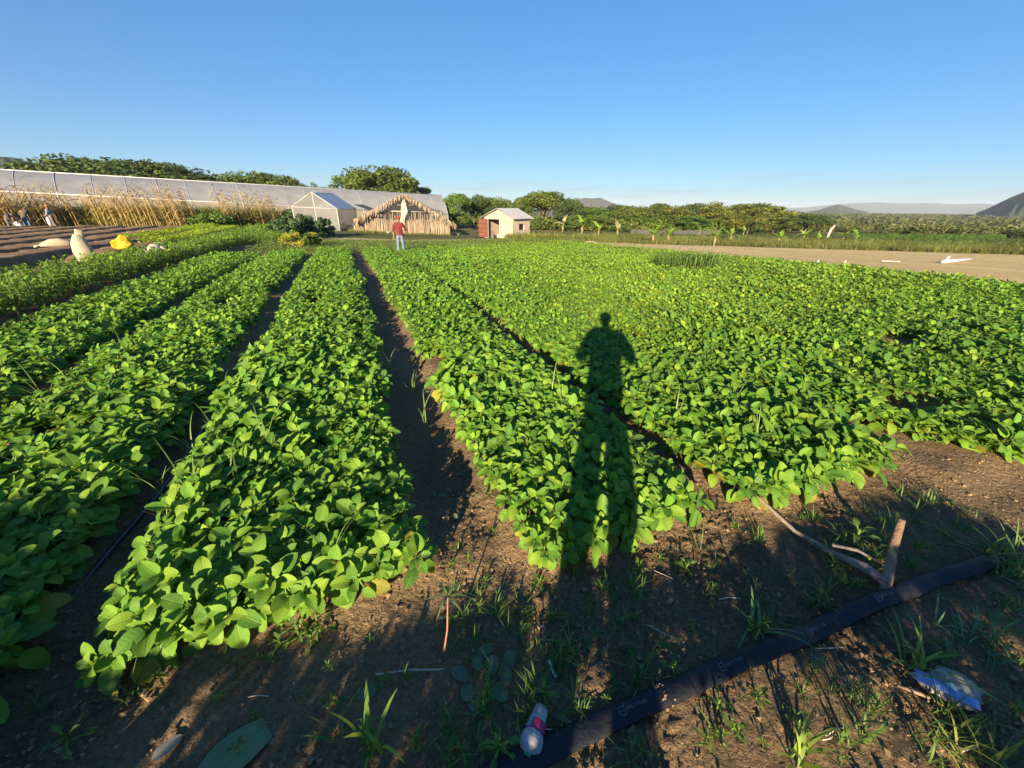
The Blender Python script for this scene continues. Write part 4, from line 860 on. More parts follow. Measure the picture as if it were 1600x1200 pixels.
def tree_parts(seed, w=8.0, h=6.0, clumps=38, per=230, ls=.15, kind='umbrella', cols=((.075, .115, .03), (.06, .10, .028), (.095, .13, .035))):
    rr = np.random.default_rng(seed); A = Arr(); T = MB(); zb = h * {'umbrella': .42, 'round': .25, 'bush': .08}[kind]
    T.tube([(0, 0, -.3), (.1, 0, zb * .5), (0, .1, zb), (.1, 0, h * .7)], [.03 * w, .022 * w, .016 * w, .006 * w], 7)
    for i in range(clumps):
        a = i * 2.4 + rr.uniform(-.4, .4); q = math.sqrt((i + .5) / clumps) * rr.uniform(.85, 1.05); rx = w / 2 * q
        top = zb + (h - zb) * (1 - (q * .92) ** (2.6 if kind == 'umbrella' else 2.2)) ** .5; lo = zb + (top - zb) * (.35 if kind == 'umbrella' else .05)
        z = top - rr.uniform(0, 1) ** 1.8 * (top - lo); s = w * rr.uniform(.09, .17)
        c = (rx * math.cos(a) * .86, rx * math.sin(a) * .86, z - s * .35); col = np.array(cols[rr.integers(len(cols))]) * rr.uniform(.8, 1.2)
        leaf_cards(A, c, (s, s, s * .62), per, ls, col, rr)
        if i % 3 == 0: T.tube([(0, 0, zb * .7), (c[0] * .5, c[1] * .5, zb + (c[2] - zb) * .6), c], [.010 * w, .007 * w, .003 * w], 5)
    return A.done(), T
class TreeKind:
    def __init__(s, *a, **k):
        arr, T = tree_parts(*a, **k); s.crown = arr_mesh('crown', *arr); s.crown.materials.append(M_FOL); s.trunk = T.mesh('trunk', False); s.trunk.materials.append(M_BARK); s.h = k.get('h', 6.0); s.w = k.get('w', 8.0)
    def place(s, name, label, catg, p, h, w, group=None):
        e = empty(name, p, random.uniform(0, 6.28)); e.scale = (w / s.w, w / s.w, h / s.h); tag(e, label, catg, group); link('trunk', s.trunk, None, e); link('crown', s.crown, None, e); return e
GD = ((.060, .095, .026), (.050, .082, .024), (.075, .11, .03)); GM = ((.095, .135, .024), (.078, .118, .022), (.118, .15, .028)); GY = ((.14, .16, .03), (.11, .145, .03), (.175, .18, .035)); GL = ((.09, .16, .028), (.075, .14, .025), (.11, .175, .03))
UMB = [TreeKind(700 + i, kind='umbrella', cols=GD if i % 2 else GM) for i in range(4)]
RND = [TreeKind(720 + i, kind='round', w=6.0, h=6.0, cols=GM if i % 2 else GL, clumps=40, ls=.12) for i in range(4)]
YEL = [TreeKind(740 + i, kind='round', w=6.0, h=6.0, cols=GY, clumps=30, per=110) for i in range(2)]
LOO = [TreeKind(750 + i, kind='round', w=6.0, h=6.0, cols=GL, clumps=26, per=55) for i in range(2)]
def tree_at(px, ty, wpx, dist, kinds, name, label, group=None, i=0):
    t = P(px, ty, dist); g = gz(t.x, t.y); sc_ = dist / 687 / max(.62, math.cos(math.atan(abs(px - 800) / 660))) * .9
    return kinds[i % len(kinds)].place(name, label, 'tree', (t.x, t.y, g), t.z - g, wpx * sc_, group)
G1 = 'trees behind the greenhouse'; G2 = 'trees behind the shed'; G3 = 'trees of the wood behind the banana plants'
for i, (px, ty, w, d, k, nm, lab) in enumerate([
        (4, 266, 44, 95, UMB, 'umbrella_tree', 'low dark tree at the left edge above the greenhouse ridge'),
        (122, 248, 104, 92, UMB, 'umbrella_tree', 'broad dark spreading tree above the greenhouse, under the far hill'), (172, 254, 60, 100, LOO, 'loose_tree', 'thin airy tree between the two broad dark trees above the greenhouse'),
        (215, 252, 130, 90, UMB, 'umbrella_tree', 'broad dark spreading tree above the greenhouse, right of its twin'), (270, 266, 60, 92, UMB, 'umbrella_tree', 'small dark tree ending the left tree group above the greenhouse'),
        (335, 272, 62, 96, LOO, 'loose_tree', 'pale loose tree standing alone above the middle of the greenhouse'), (392, 270, 90, 94, UMB, 'umbrella_tree', 'low wide green tree above the greenhouse, right of the pale loose one'),
        (440, 274, 60, 92, RND, 'round_tree', 'small green tree just left of the net house peak above the greenhouse'), (482, 284, 50, 95, LOO, 'loose_tree', 'small pale bush-like tree right behind the net house peak'),
        (530, 274, 66, 90, LOO, 'loose_tree', 'loose thin-leaved tree leaning on the big rounded tree'), (590, 262, 136, 88, UMB, 'umbrella_tree', 'biggest rounded dark green tree behind the thatched shelter'),
        (636, 276, 44, 86, RND, 'round_tree', 'dark narrow tree at the right shoulder of the biggest tree'), (663, 292, 40, 92, RND, 'round_tree', 'small bushy tree right of the biggest tree, at the greenhouse end')]):
    tree_at(px, ty, w, d, k, nm, lab, G1, i)
for i, (px, ty, w, d, k, nm, lab) in enumerate([
        (712, 302, 62, 68, RND, 'round_tree', 'bright green rounded tree right of the greenhouse end'), (744, 306, 60, 74, UMB, 'umbrella_tree', 'green tree half hidden by the shed roof on its left'),
        (775, 309, 70, 82, UMB, 'umbrella_tree', 'green tree rising straight behind the shed roof'), (812, 311, 60, 78, RND, 'round_tree', 'green tree behind the right end of the shed'),
        (850, 299, 110, 80, UMB, 'umbrella_tree', 'tallest broad tree right of the shed'), (893, 311, 60, 76, UMB, 'umbrella_tree', 'dark rounded tree left of the grey rocky hill'),
        (690, 316, 30, 75, RND, 'round_tree', 'small green tree touching the greenhouse end wall')]):
    tree_at(px, ty, w, d, k, nm, lab, G2, i)
W3 = [(925, 323, 76, 82), (960, 321, 70, 95), (990, 322, 74, 84), (1030, 318, 60, 110), (1060, 322, 84, 90), (1095, 319, 70, 100), (1120, 316, 66, 86), (1150, 318, 80, 95), (1180, 318, 70, 100), (1205, 322, 72, 92), (1235, 329, 66, 100), (1265, 335, 56, 88),
      (905, 336, 56, 70), (945, 338, 60, 72), (1000, 338, 66, 74), (1045, 336, 60, 76), (1140, 330, 60, 78), (1215, 336, 60, 82), (1085, 336, 60, 72), (1175, 336, 60, 74)]
for i, (px, ty, w, d) in enumerate(W3):
    yk = i in (4, 6, 7, 9, 10, 16, 19); t = tree_at(px, ty, w, d, YEL if yk else (UMB if i < 12 and i % 3 else RND), 'yellow_tree' if yk else 'wood_tree', 'yellow-flecked tree in the wood behind the banana plants' if yk else 'green tree in the wood behind the banana plants', 'yellow-flecked trees in the wood' if yk else G3, i)
# undergrowth and far scrub as masses
def bush_mass(name, label, pts, hs, per, seed, cols, catg='scrub', ls=.28):
    rr = np.random.default_rng(seed); vs = []
    for k in range(8):
        A = Arr()
        for j in range(5): leaf_cards(A, (rr.normal(0, .35), rr.normal(0, .35), rr.uniform(.3, .62)), (rr.uniform(.3, .55), rr.uniform(.3, .55), rr.uniform(.25, .4)), per // 5, ls * .5, cols[rr.integers(len(cols))], rr)
        vs.append(A.done())
    x, y = pts; A = Arr(); n = len(x); sc_ = hs * rr.uniform(.6, 1.35, n); tv = rr.uniform(.75, 1.25, n)
    scatter(A, vs, np.stack([x, y, base_z(x, y) - .1], -1), rr.uniform(0, 6.28, n), sc_, None, np.stack([tv * rr.uniform(.9, 1.15, n), tv, tv], -1))
    return tag(link(name, arr_mesh(name, *A.done()), M_FOL), label, catg, kind='stuff')
def fan(n, d0, d1, a0, a1, pw=1.0):
    d = d0 + (d1 - d0) * rng.uniform(0, 1, n) ** pw; a = np.radians(rng.uniform(a0, a1, n)); return d * np.sin(a), d * np.cos(a)
x, y = fan(900, 70, 130, -4, 26); bush_mass('undergrowth', 'green undergrowth filling the foot of the wood behind the bananas', (x, y), 1.9, 150, 5, GM, ls=.2)
x, y = fan(700, 75, 200, -62, -4); bush_mass('undergrowth', 'green undergrowth between the trees behind the greenhouse', (x, y), 2.6, 110, 6, GM, ls=.2)
GS = ((.085, .105, .03), (.07, .092, .026), (.105, .12, .036), (.09, .10, .038)); x, y = fan(3000, 118, 420, 22, 66, 1.2); k = (x > 50); bush_mass('scrubland', 'grey-green scrub covering the near part of the plain on the right', (x[k], y[k]), 2.1, 110, 7, GS, ls=.22)
x, y = fan(5200, 280, 1500, 8, 64, 1.0); bush_mass('far_scrub', 'far hazy scrub carpet reaching to the hills', (x, y), 6.0, 60, 8, GS, ls=.3)
#@@PART4
# ------------------------------------------------------------------ dry maize, tall grass, bananas
def maize(seed):
    r = np.random.default_rng(seed); A = Arr(); H = r.uniform(1.9, 2.5); lean = r.uniform(.03, .20); az = r.uniform(-.4, .4) + math.pi
    pt = lambda t: np.array([math.cos(az) * lean * H * t ** 1.3, math.sin(az) * lean * H * t ** 1.3, H * t])
    cs = [(.46, .34, .13), (.54, .41, .18), (.40, .28, .11), (.44, .37, .13)]
    n = 7; k = 5; ang = np.arange(k) / k * 6.283; V = []
    for i in range(n): t = i / (n - 1); V.append(pt(t) + np.stack([np.cos(ang), np.sin(ang), ang * 0], -1) * (.019 - .011 * t))
    Q = [(i * k + j, i * k + (j + 1) % k, (i + 1) * k + (j + 1) % k, (i + 1) * k + j) for i in range(n - 1) for j in range(k)]; A.add(np.concatenate(V), Q, cs[1])
    for i in range(8):
        t = .15 + .75 * i / 7; V, Q, U = leaf_shape(r.uniform(.4, .7), r.uniform(.045, .075), 6, 2, r.uniform(.8, 1.7), .3, r, 'lance'); V[:, 1] += np.sin(V[:, 0] * 9) * .03
        A.add(V @ rot_m(i * math.pi + r.uniform(-.6, .6), r.uniform(.2, 1.0)).T + pt(t), Q, np.array(cs[r.integers(4)]) * r.uniform(.8, 1.15))
    for i in range(7):      # tassel
        V, Q, U = leaf_shape(r.uniform(.18, .34), .014, 3, 1, .5, 0, r, 'lance'); A.add(V @ rot_m(i * .9, r.uniform(.5, 1.4)).T + pt(1), Q, (.17, .09, .05))
    e = pt(.5); V, Q, U = leaf_shape(.26, .09, 4, 2, .9, .5, r, 'lance'); A.add(V @ rot_m(r.uniform(0, 6), .3).T + e, Q, (.48, .38, .2))
    return A.done()
MZ = [arr_mesh('maize_stalk', *maize(800 + i)) for i in range(10)]
for me in MZ: me.materials.append(M_GRASS)
xs = [random.uniform(-25, 128) for _ in range(100)] + [random.uniform(158, 318) for _ in range(105)] + [random.uniform(352, 446) for _ in range(60)]
for i, px in enumerate(xs):
    py = np.interp(px, [-30, 0, 120, 250, 440], [362, 361, 357, 357, 353.5]); p = P(px, py - 1.5 * abs(random.gauss(0, .8)))
    put('maize_stalk', MZ[i % 10], None, p, 'dry tan maize stalk with drooping leaves in the strip before the greenhouse', 'maize', 'dry maize stalks before the greenhouse', yaw=random.gauss(.6, .5), s=random.uniform(1.05, 1.4))
GT = [tuft(830 + i, 26, 1.0, .022, .5, ((.19, .215, .04), (.16, .19, .035), (.25, .23, .055), (.12, .16, .03)), 4, .14) for i in range(6)]
TG = [tuft(840 + i, 26, .55, .02, .7, ((.20, .23, .05), (.14, .18, .04), (.27, .26, .08)), 4, .16) for i in range(6)]
def grass_band(name, label, pix, n, deep, variants, s, tint=1.0):
    pxs = rng.uniform(0, len(pix) - 1, n); xx = np.interp(pxs, range(len(pix)), [p[0] for p in pix]); yy = np.interp(pxs, range(len(pix)), [p[1] for p in pix]); gx_ = np.linspace(0, len(pix) - 1, 60); gp = np.array([P(np.interp(q, range(len(pix)), [p[0] for p in pix]), np.interp(q, range(len(pix)), [p[1] for p in pix])) for q in gx_]); pts = np.stack([np.interp(pxs, gx_, gp[:, 0]), np.interp(pxs, gx_, gp[:, 1])], -1)
    d = np.hypot(pts[:, 0], pts[:, 1]); k = 1 + rng.uniform(0, 1, n) * deep / d
    tv = .8 + .45 * vnoise(pts[:, 0] * .6, pts[:, 1] * .6 + 9, 88); return cover(name, label, 'grass', variants, (pts[:, 0] * k, pts[:, 1] * k), s, .08, tv[:, None] * np.ones((1, 3)) * tint, M_GRASS)
grass_band('tall_grass', 'yellow-green tall grass standing between the dry maize stalks', [(-30, 361), (120, 356), (250, 356), (440, 353)], 1700, 6.0, GT, 1.6)
grass_band('tall_grass', 'yellow-green tall grass hiding the right side of the block shed', [(792, 374), (830, 376), (870, 377), (925, 378)], 420, 6.0, TG, 1.35)
grass_band('tall_grass', 'low mixed grass along the foot of the thatched shelter', [(528, 360), (575, 364), (640, 367), (705, 369)], 260, 1.6, TG, .55)
grass_band('tall_grass', 'rough green grass strip between the tan field and the banana plants', [(925, 379), (1020, 382), (1150, 385), (1300, 390), (1450, 394), (1640, 400)], 2600, 22.0, TG, .95, .8)
BUSHV = [make_plant(860 + i, 2, 16, .5, 2.2, [(.10, .16, .035), (.085, .14, .03), (.13, .18, .04)], 'ovate', .6) for i in range(5)]
pxs = rng.uniform(930, 1640, 420); pts = np.array([P(a, np.interp(a, [925, 1020, 1150, 1300, 1450, 1640], [377, 379, 381, 386, 390, 396])) for a in pxs]); k = 1 + rng.uniform(0, 1, 420) ** .7 * .9
cover('rough_bushes', 'low green bushes mixed in the grass around the banana plants', 'bushes', BUSHV, (pts[:, 0] * k, pts[:, 1] * k), 1.0, .1)
pxs = rng.uniform(1330, 1640, 900); pts = np.array([P(a, 372) for a in pxs]); k = 1 + rng.uniform(-.25, .12, 900)
cover('green_crop', 'flat green crop plot beyond the grass strip at the right', 'crop', BUSHV, (pts[:, 0] * k, pts[:, 1] * k), .95, .1, (np.full((900, 1), 1.25) * np.array([[.95, 1.1, .8]])))
def banana(seed, kind):
    r = np.random.default_rng(seed); A = Arr(); T = MB(); T.tube([(0, 0, -.1), (.01, 0, .4), (.03, .02, .75)], [.10, .08, .05], 9)
    n = {'full': 7, 'young': 5, 'dry': 4}[kind]
    for i in range(n):
        L = r.uniform(1.05, 1.5); V, Q, U = leaf_shape(L, r.uniform(.34, .48), 8, 2, r.uniform(.15, .75), .22, r, 'lance'); V[:, 0] += .12
        col = (.40, .38, .20) if kind == 'dry' else [(.20, .33, .04), (.26, .38, .05), (.30, .40, .06), (.15, .27, .035)][r.integers(4)]
        el = R(r.uniform(30, 80)); A.add(V @ rot_m(i * 2.4 + r.uniform(-.4, .4), el, r.uniform(-.5, .5)).T + [.03, .02, .68], Q, col, U)
    for i in range(3):     # hanging dead leaves
        V, Q, U = leaf_shape(.7, .14, 5, 1, .5, .3, r, 'lance'); A.add(V @ rot_m(i * 2.1, -1.1).T + [0, 0, .7], Q, (.36, .27, .14), U)
    return T.mesh('stem', False), arr_mesh('leaves', *A.done())
M_BSTEM = mat('banana_stem', (.24, .22, .10), (.17, .13, .06), 8, .7)
BK = {k: [banana(880 + i * 3 + j, k) for i in range(3)] for j, k in enumerate(('full', 'young', 'dry'))}
for k in BK.values():
    for a, b_ in k: a.materials.append(M_BSTEM); b_.materials.append(M_TOB)
for i, (px, ty, by, k, lab) in enumerate([
        (879, 339, 362, 'dry', 'pale withered banana plant, first of the row beside the shed grass'), (909, 337, 366, 'full', 'tall banana plant with two raised bright leaves, second from the shed'), (935, 345, 369, 'young', 'low banana plant with spreading leaves, third from the shed'),
        (964, 344, 370, 'dry', 'banana plant with stiff yellowed upright leaves, fourth from the shed'), (1019, 350, 381, 'full', 'banana plant with pale stem standing at the edge of the tan field'), (1043, 351, 379, 'young', 'banana plant with hanging dead leaves beside the pale-stemmed one'),
        (1091, 350, 372, 'full', 'dense dark banana plant set back before the yellow-flecked trees'), (1115, 353, 384, 'full', 'banana plant leaning right with wide leaves at the tan field edge'), (1140, 355, 379, 'young', 'banana plant with one leaf pointing up right, in the middle of the row'),
        (1161, 354, 368, 'young', 'small banana plant set back right of the middle of the row'), (1215, 359, 381, 'young', 'thin banana plant with dry skirt, alone on the right part of the row'), (1254, 356, 377, 'young', 'small pale banana plant right of the thin dry-skirted one'),
        (1277, 364, 381, 'young', 'tiny banana plant with one leaf to the left, near the pink post'), (1316, 361, 378, 'full', 'squat banana plant with drooping dark leaves at the end of the row'), (1336, 356, 379, 'young', 'single bright upright banana shoot at the end of the row')]):
    p = P(px, by); h = P(px, ty, p.xy.length).z - p.z; st_, lv = BK[k][i % 3]; e = empty('banana_plant', p, random.uniform(0, 6)); sc_ = max(.5, h / 1.6); e.scale = (sc_, sc_, sc_); tag(e, lab, 'banana plant', 'banana plants along the tan field'); link('stem', st_, None, e); link('leaves', lv, None, e)
def shrub(name, label, px, by, ty, wpx, cols, seed, per=110, n=22, ls=.05, cat_='shrub', group=None):
    p = P(px, by); d = p.xy.length; h = P(px, ty, d).z - p.z; w = wpx * d / 640 * .95; arr, T = tree_parts(seed, w, h, n, per, ls, 'bush', cols); e = empty(name, p); tag(e, label, cat_, group); T.build('stem', M_BARK, e, flat=False); link('foliage', arr_mesh('foliage', *arr), M_FOL, e); return e
GK = ((.055, .105, .04), (.045, .09, .035), (.07, .12, .045)); GFL = ((.32, .32, .03), (.16, .22, .03), (.40, .36, .03), (.12, .19, .03))
for i, (a, lab) in enumerate([((450, 374, 340, 46), 'dark blue-green leafy shrub, left one before the net house'), ((478, 372, 335, 46), 'dark blue-green leafy shrub, tallest in the middle before the net house'), ((504, 368, 338, 36), 'dark blue-green leafy shrub, right one before the net house')]): shrub('shrub', lab, *a, GK, 900 + i, ls=.10)
shrub('flowering_shrub', 'yellow-flowered shrub at the far end of the drip tube furrow, left and larger one', 462, 391, 360, 44, GFL, 910, ls=.04); shrub('flowering_shrub', 'yellow-flowered shrub right of the larger yellow one, before the dark shrubs', 489, 388, 361, 30, GFL, 911, ls=.04)
shrub('shrub', 'dark round bush in front of the dry maize behind the worker in grey', 146, 353, 325, 22, GD, 912, ls=.08); shrub('shrub', 'broad-leaved green plant left of the dark round bush by the maize', 128, 356, 335, 26, GL, 913, per=40, ls=.16)
shrub('shrub', 'bright green bush at the right end of the dry maize', 455, 352, 327, 50, GL, 914, ls=.09); shrub('shrub', 'yellow-green bush between the two runs of dry maize', 335, 356, 330, 50, GL, 915, ls=.09)

# ------------------------------------------------------------------ sacks, stones, pipes
def wrinkle(o, seed, amp):
    me = o.data; nz = __import__('mathutils').noise; off = Vector((seed * 3.1, seed * 1.7, 0))
    for v in me.vertices: v.co += v.co.normalized() * 0 + Vector((nz.noise(v.co * 5 + off), nz.noise(v.co * 5 + off + Vector((7, 0, 0))), nz.noise(v.co * 4 + off + Vector((0, 9, 0))) * .5)) * amp
    return o
def top_z(p): return max(gz(p.x + a * .25, p.y + b * .25) for a in range(-3, 4) for b in range(-3, 4)) - .03
def hgt(px, ty, p): return P(px, ty, p.xy.length).z - p.z
p = P(136, 404, z=.25); p.z = top_z(p); h = hgt(136, 360, p); u_ = h / 44
e = empty('standing_sack', p, R(42)); tag(e, 'full beige sack standing upright with a twisted neck on the bare soil', 'sack')
A = MB(); A.tube([(0, 0, -.02), (0, 0, 4 * u_), (-.5 * u_, 0, 14 * u_), (-1.2 * u_, 0, 25 * u_), (0, 0, 31 * u_), (1 * u_, 0, 38 * u_)], [11 * u_, 12 * u_, 12.5 * u_, 11.5 * u_, 8.5 * u_, 5 * u_], 22, flat=.8); wrinkle(A.build('body', M_SACK, e, flat=False), 1, .06)
A = MB(); A.tube([(1 * u_, 0, 35 * u_), (2.5 * u_, 0, 40 * u_), (4 * u_, 0, 45 * u_)], [6.5 * u_, 5 * u_, 4 * u_], 14, flat=.6); wrinkle(A.build('neck', M_SACK, e, flat=False), 2, .06)
p = P(94, 392, z=.25); p.z = top_z(p); u_ = hgt(94, 371, p) / 20; e = empty('lying_sack', p, R(46)); tag(e, 'full beige sack lying on its side on the bare ridges', 'sack')
A = MB(); A.tube([(-26 * u_, 0, 5 * u_), (-20 * u_, 0, 6.5 * u_), (-10 * u_, 0, 9 * u_), (4 * u_, 0, 10 * u_), (17 * u_, 0, 8 * u_), (25 * u_, 0, 6 * u_), (27 * u_, 0, 6 * u_)], [3 * u_, 5.5 * u_, 9.5 * u_, 10.5 * u_, 9 * u_, 5 * u_, 1 * u_], 18, flat=.85); wrinkle(A.build('body', M_SACK, e, flat=False), 3, .05)
A = MB(); A.tube([(-34 * u_, 1 * u_, 3 * u_), (-29 * u_, 0, 5 * u_), (-25 * u_, 0, 5.5 * u_)], [5 * u_, 3 * u_, 3.2 * u_], 12, flat=.5); wrinkle(A.build('tied_end', M_SACK, e, flat=False), 4, .04)
p = P(195, 394, z=.25); p.z = top_z(p); u_ = hgt(195, 371, p) / 23 * 1.35; e = empty('yellow_bag', p, R(42)); tag(e, 'bright yellow plastic bag folded open on the bare soil', 'bag')
A = MB(); A.blob((0, 0, 6 * u_), (15 * u_, 9 * u_, 8 * u_), 8, .2, 3); wrinkle(A.build('body', M_YEL, e, flat=True), 5, .07)
A = MB(); f_ = [(-11, -3, 8), (-6, -1, 14), (2, 0, 22), (9, 1, 19), (14, 2, 12), (17, 0, 5), (8, -6, 9), (0, -7, 12)]; A.add([Vector(q) * u_ for q in f_] + [Vector((3, 5, 12)) * u_], [(0, 1, 7), (1, 2, 7), (2, 6, 7), (2, 3, 6), (3, 4, 6), (4, 5, 6), (2, 8, 3), (3, 8, 4), (1, 8, 2), (0, 8, 1), (4, 8, 5)]); A.build('folded_top', M_YEL, e)
p = P(239, 404, z=.25); p.z = top_z(p); u_ = hgt(239, 378, p) / 26 * .85; e = empty('leaning_sack', p, R(40)); tag(e, 'pale whitish sack leaning behind the bright pepper row', 'sack')
A = MB(); A.tube([(-10 * u_, 0, 0), (-6 * u_, 0, 8 * u_), (0, 0, 16 * u_), (7 * u_, 0, 22 * u_), (13 * u_, 0, 25 * u_)], [10 * u_, 12 * u_, 11 * u_, 8 * u_, 3 * u_], 18, flat=.85); wrinkle(A.build('body', M_SACKW, e, flat=False), 6, .05)
A = MB(); A.tube([(12 * u_, 0, 24 * u_), (17 * u_, 0, 21 * u_), (19 * u_, 0, 17 * u_)], [4 * u_, 4 * u_, 2 * u_], 10, flat=.5); A.build('neck', M_SACKW, e, flat=False)
for i in range(17):
    px = random.uniform(530, 578); py = np.interp(px, [530, 555, 578], [356, 360, 361]) - random.choice([0, 0, 2.5, 4.5]) * (1 - abs(px - 553) / 40); p = P(px, np.interp(px, [530, 555, 578], [358, 360.5, 361.5]))
    A = MB(); A.blob((0, 0, 0), (random.uniform(.22, .5), random.uniform(.2, .35), random.uniform(.14, .26)), i, .35, 2); o = A.build('stone', M_STONE); d = p.xy.length; q = P(px, py, d + .4 * (360 - py) / 5); o.location = (q.x, q.y, max(q.z, gz(q.x, q.y)) + .05); o.rotation_euler = (0, 0, random.uniform(0, 6)); tag(o, 'yellowish rough stone in the heap left of the thatched shelter', 'stone', 'stones heaped by the thatched shelter')
p = P(605, 364.5); A = MB(); A.blob((0, 0, .08), (.36, .25, .13), 40, .3, 2); o = A.build('stone', mat('white_stone', (.6, .57, .5))); o.location = p; tag(o, 'single whitish stone on the path left of the man in red', 'stone')
p = P(713, 367); A = MB(); A.blob((0, 0, .05), (.4, .2, .1), 41, .3, 2); o = A.build('stone', M_STONE); o.location = p; tag(o, 'flat stone at the right foot of the thatched shelter', 'stone')
p = P(1492, 410.5); e = empty('pipe_cross', p); tag(e, 'white plastic pipe with a raised crosspiece lying on the tan field', 'pipe'); q0, q1 = P(1471, 411), P(1516, 408); A = MB(); A.tube([q0 - p + Vector((0, 0, .06)), q1 - p + Vector((0, 0, .10))], .055, 9); A.build('long_pipe', M_ROPE, e, flat=False)
d = P(1478, 411).xy.length; A = MB(); A.tube([P(1475.5, 411.5, d) - p, P(1483, 400.5, d) - p], .05, 9); A.build('cross_pipe', M_ROPE, e, flat=False)
def ground_strip(name, a, b, w, label, catg, m=M_RIB, h=.05):
    a, b = P(*a), P(*b); A = MB(); A.bar(a + Vector((0, 0, h)), b + Vector((0, 0, h)), w * .6, .03); return tag(A.build(name, m, bevel=.01), label, catg)
ground_strip('white_plank', (1376, 409.3), (1405, 410.2), .18, 'white strip lying on the tan field left of the white pipe', 'strip'); ground_strip('white_plank', (874, 376), (886, 377.5), .25, 'short white board at the end of the tan field near the shed grass', 'board'); ground_strip('white_plank', (912, 378.5), (938, 378.8), .14, 'long pale board at the near end of the grass strip', 'board')
for px, py, lab in ((1278, 409.5, 'small white peg standing on the tan field'), (1071, 401.5, 'tiny white peg at the crop edge of the tan field'), (1320, 410.5, 'small white peg nearest the white strip')):
    p = P(px, py); A = MB(); A.box((-.018, -.018, -.05), (.018, .018, .07)); A.box((-.024, -.024, .066), (.024, .024, .085)); o = A.build('peg', M_ROPE); o.location = p; tag(o, lab, 'peg')
p = P(1293, 371); A = MB(); A.tube([(0, 0, 0), (.15, 0, 1.0), (.5, 0, 1.6)], [.10, .2, .07], 8, flat=.4); o = A.build('pale_cloth', mat('pinkish_cloth', (.5, .36, .3))); o.location = p; tag(o, 'pale pinkish cloth on a post among the last banana plants', 'cloth')
p0, p1 = P(985, 367), P(1125, 368); A = MB(); n = 40; V = []
for i in range(n + 1): q = p0.lerp(p1, i / n) * 1.0; g = gz(q.x, q.y) + .1; V += [Vector((q.x, q.y, g)), Vector((q.x, q.y, g + .6 + .08 * math.sin(i * 1.3)))]
V += [q + Vector((0, .06, 0)) for q in V[:2 * n + 2]]; m_ = 2 * n + 2; A.add(V, [(2 * i, 2 * i + 2, 2 * i + 3, 2 * i + 1) for i in range(n)] + [(m_ + 2 * i, m_ + 2 * i + 1, m_ + 2 * i + 3, m_ + 2 * i + 2) for i in range(n)] + [(2 * i + 1, 2 * i + 3, m_ + 2 * i + 3, m_ + 2 * i + 1) for i in range(n)]); tag(A.build('shade_cloth_fence', M_NETD), 'low dark net fence running behind the banana plants', 'fence')
for i, (px, py, w, lab) in enumerate(((1453, 333, 16, 'far low building with bluish roof on the plain'), (1574, 337, 12, 'far low pale blue roof below the steep right hill'))):
    p = P(px, py + 2, 420); p.z = float(base_z(p.x, p.y)); e = empty('far_building', p, math.atan2(-p.x, p.y)); tag(e, lab, 'building'); A = MB(); A.box((-w * .35, -3, 0), (w * .35, 3, 2.6)); A.build('wall', M_BLOCK, e); A = MB(); A.add([(-w * .38, -3.6, 2.62), (w * .38, -3.6, 2.62), (w * .38, 0, 4.2), (-w * .38, 0, 4.2), (w * .38, 3.6, 2.62), (-w * .38, 3.6, 2.62)], [(0, 1, 2, 3), (3, 2, 4, 5)]); A.build('roof', mat('blue_sheet', (.16, .26, .42), (.13, .22, .36)), e)
# scraps by the sacks
for px, py in ((60, 396), (42, 393), (85, 398), (150, 412), (72, 399)):
    p = P(px, py); A = MB(); A.blob((0, 0, .02), (.07, .04, .025), int(px), .5, 1); o = A.build('scrap', M_WOODG); o.location = p; tag(o, 'small greyish scrap of sacking on the bare soil near the sacks', 'scrap', 'scraps of sacking near the sacks')

# ------------------------------------------------------------------ people
def skin_mesh(name, J, bones, Rd, m, parent, root, sub=1):
    names = list(J); bm = bmesh.new(); vs = {k: bm.verts.new(J[k]) for k in names}; bm.verts.ensure_lookup_table()
    for a, b in bones: bm.edges.new((vs[a], vs[b]))
    me = bpy.data.meshes.new(name); bm.to_mesh(me); bm.free(); o = link(name, me, m, parent)
    md = o.modifiers.new('skin', 'SKIN'); md.use_smooth_shade = True; me_sk = me.skin_vertices[0] if len(me.skin_vertices) else None
    for i, k in enumerate(names):
        r = Rd[k]; me.skin_vertices[0].data[i].radius = r if hasattr(r, '__len__') else (r, r); me.skin_vertices[0].data[i].use_root = (k == root)
    sb = o.modifiers.new('sub', 'SUBSURF'); sb.levels = sub; sb.render_levels = sub
    return o
BASE = dict(pelvis=(0, 0, .96), waist=(0, 0, 1.10), chest=(0, 0, 1.30), neck=(0, 0, 1.47), jaw=(0, -.015, 1.53), head=(0, 0, 1.60), crown=(0, .005, 1.68))
for s_, n_ in ((-1, 'r'), (1, 'l')):      # r is the viewer's left when the person faces the camera
    BASE.update({'hip' + n_: (.09 * s_, 0, .90), 'knee' + n_: (.10 * s_, -.02, .50), 'ankle' + n_: (.105 * s_, .02, .09), 'toe' + n_: (.12 * s_, -.14, .04), 'sho' + n_: (.175 * s_, .0, 1.40), 'elb' + n_: (.24 * s_, .02, 1.12), 'wri' + n_: (.26 * s_, -.04, .87)})
RAD = dict(pelvis=(.15, .11), waist=(.14, .10), chest=(.165, .115), neck=.055, jaw=(.060, .07), head=(.078, .092), crown=(.062, .075), hip=.088, knee=.058, ankle=.04, toe=.038, sho=.068, elb=.045, wri=.030)
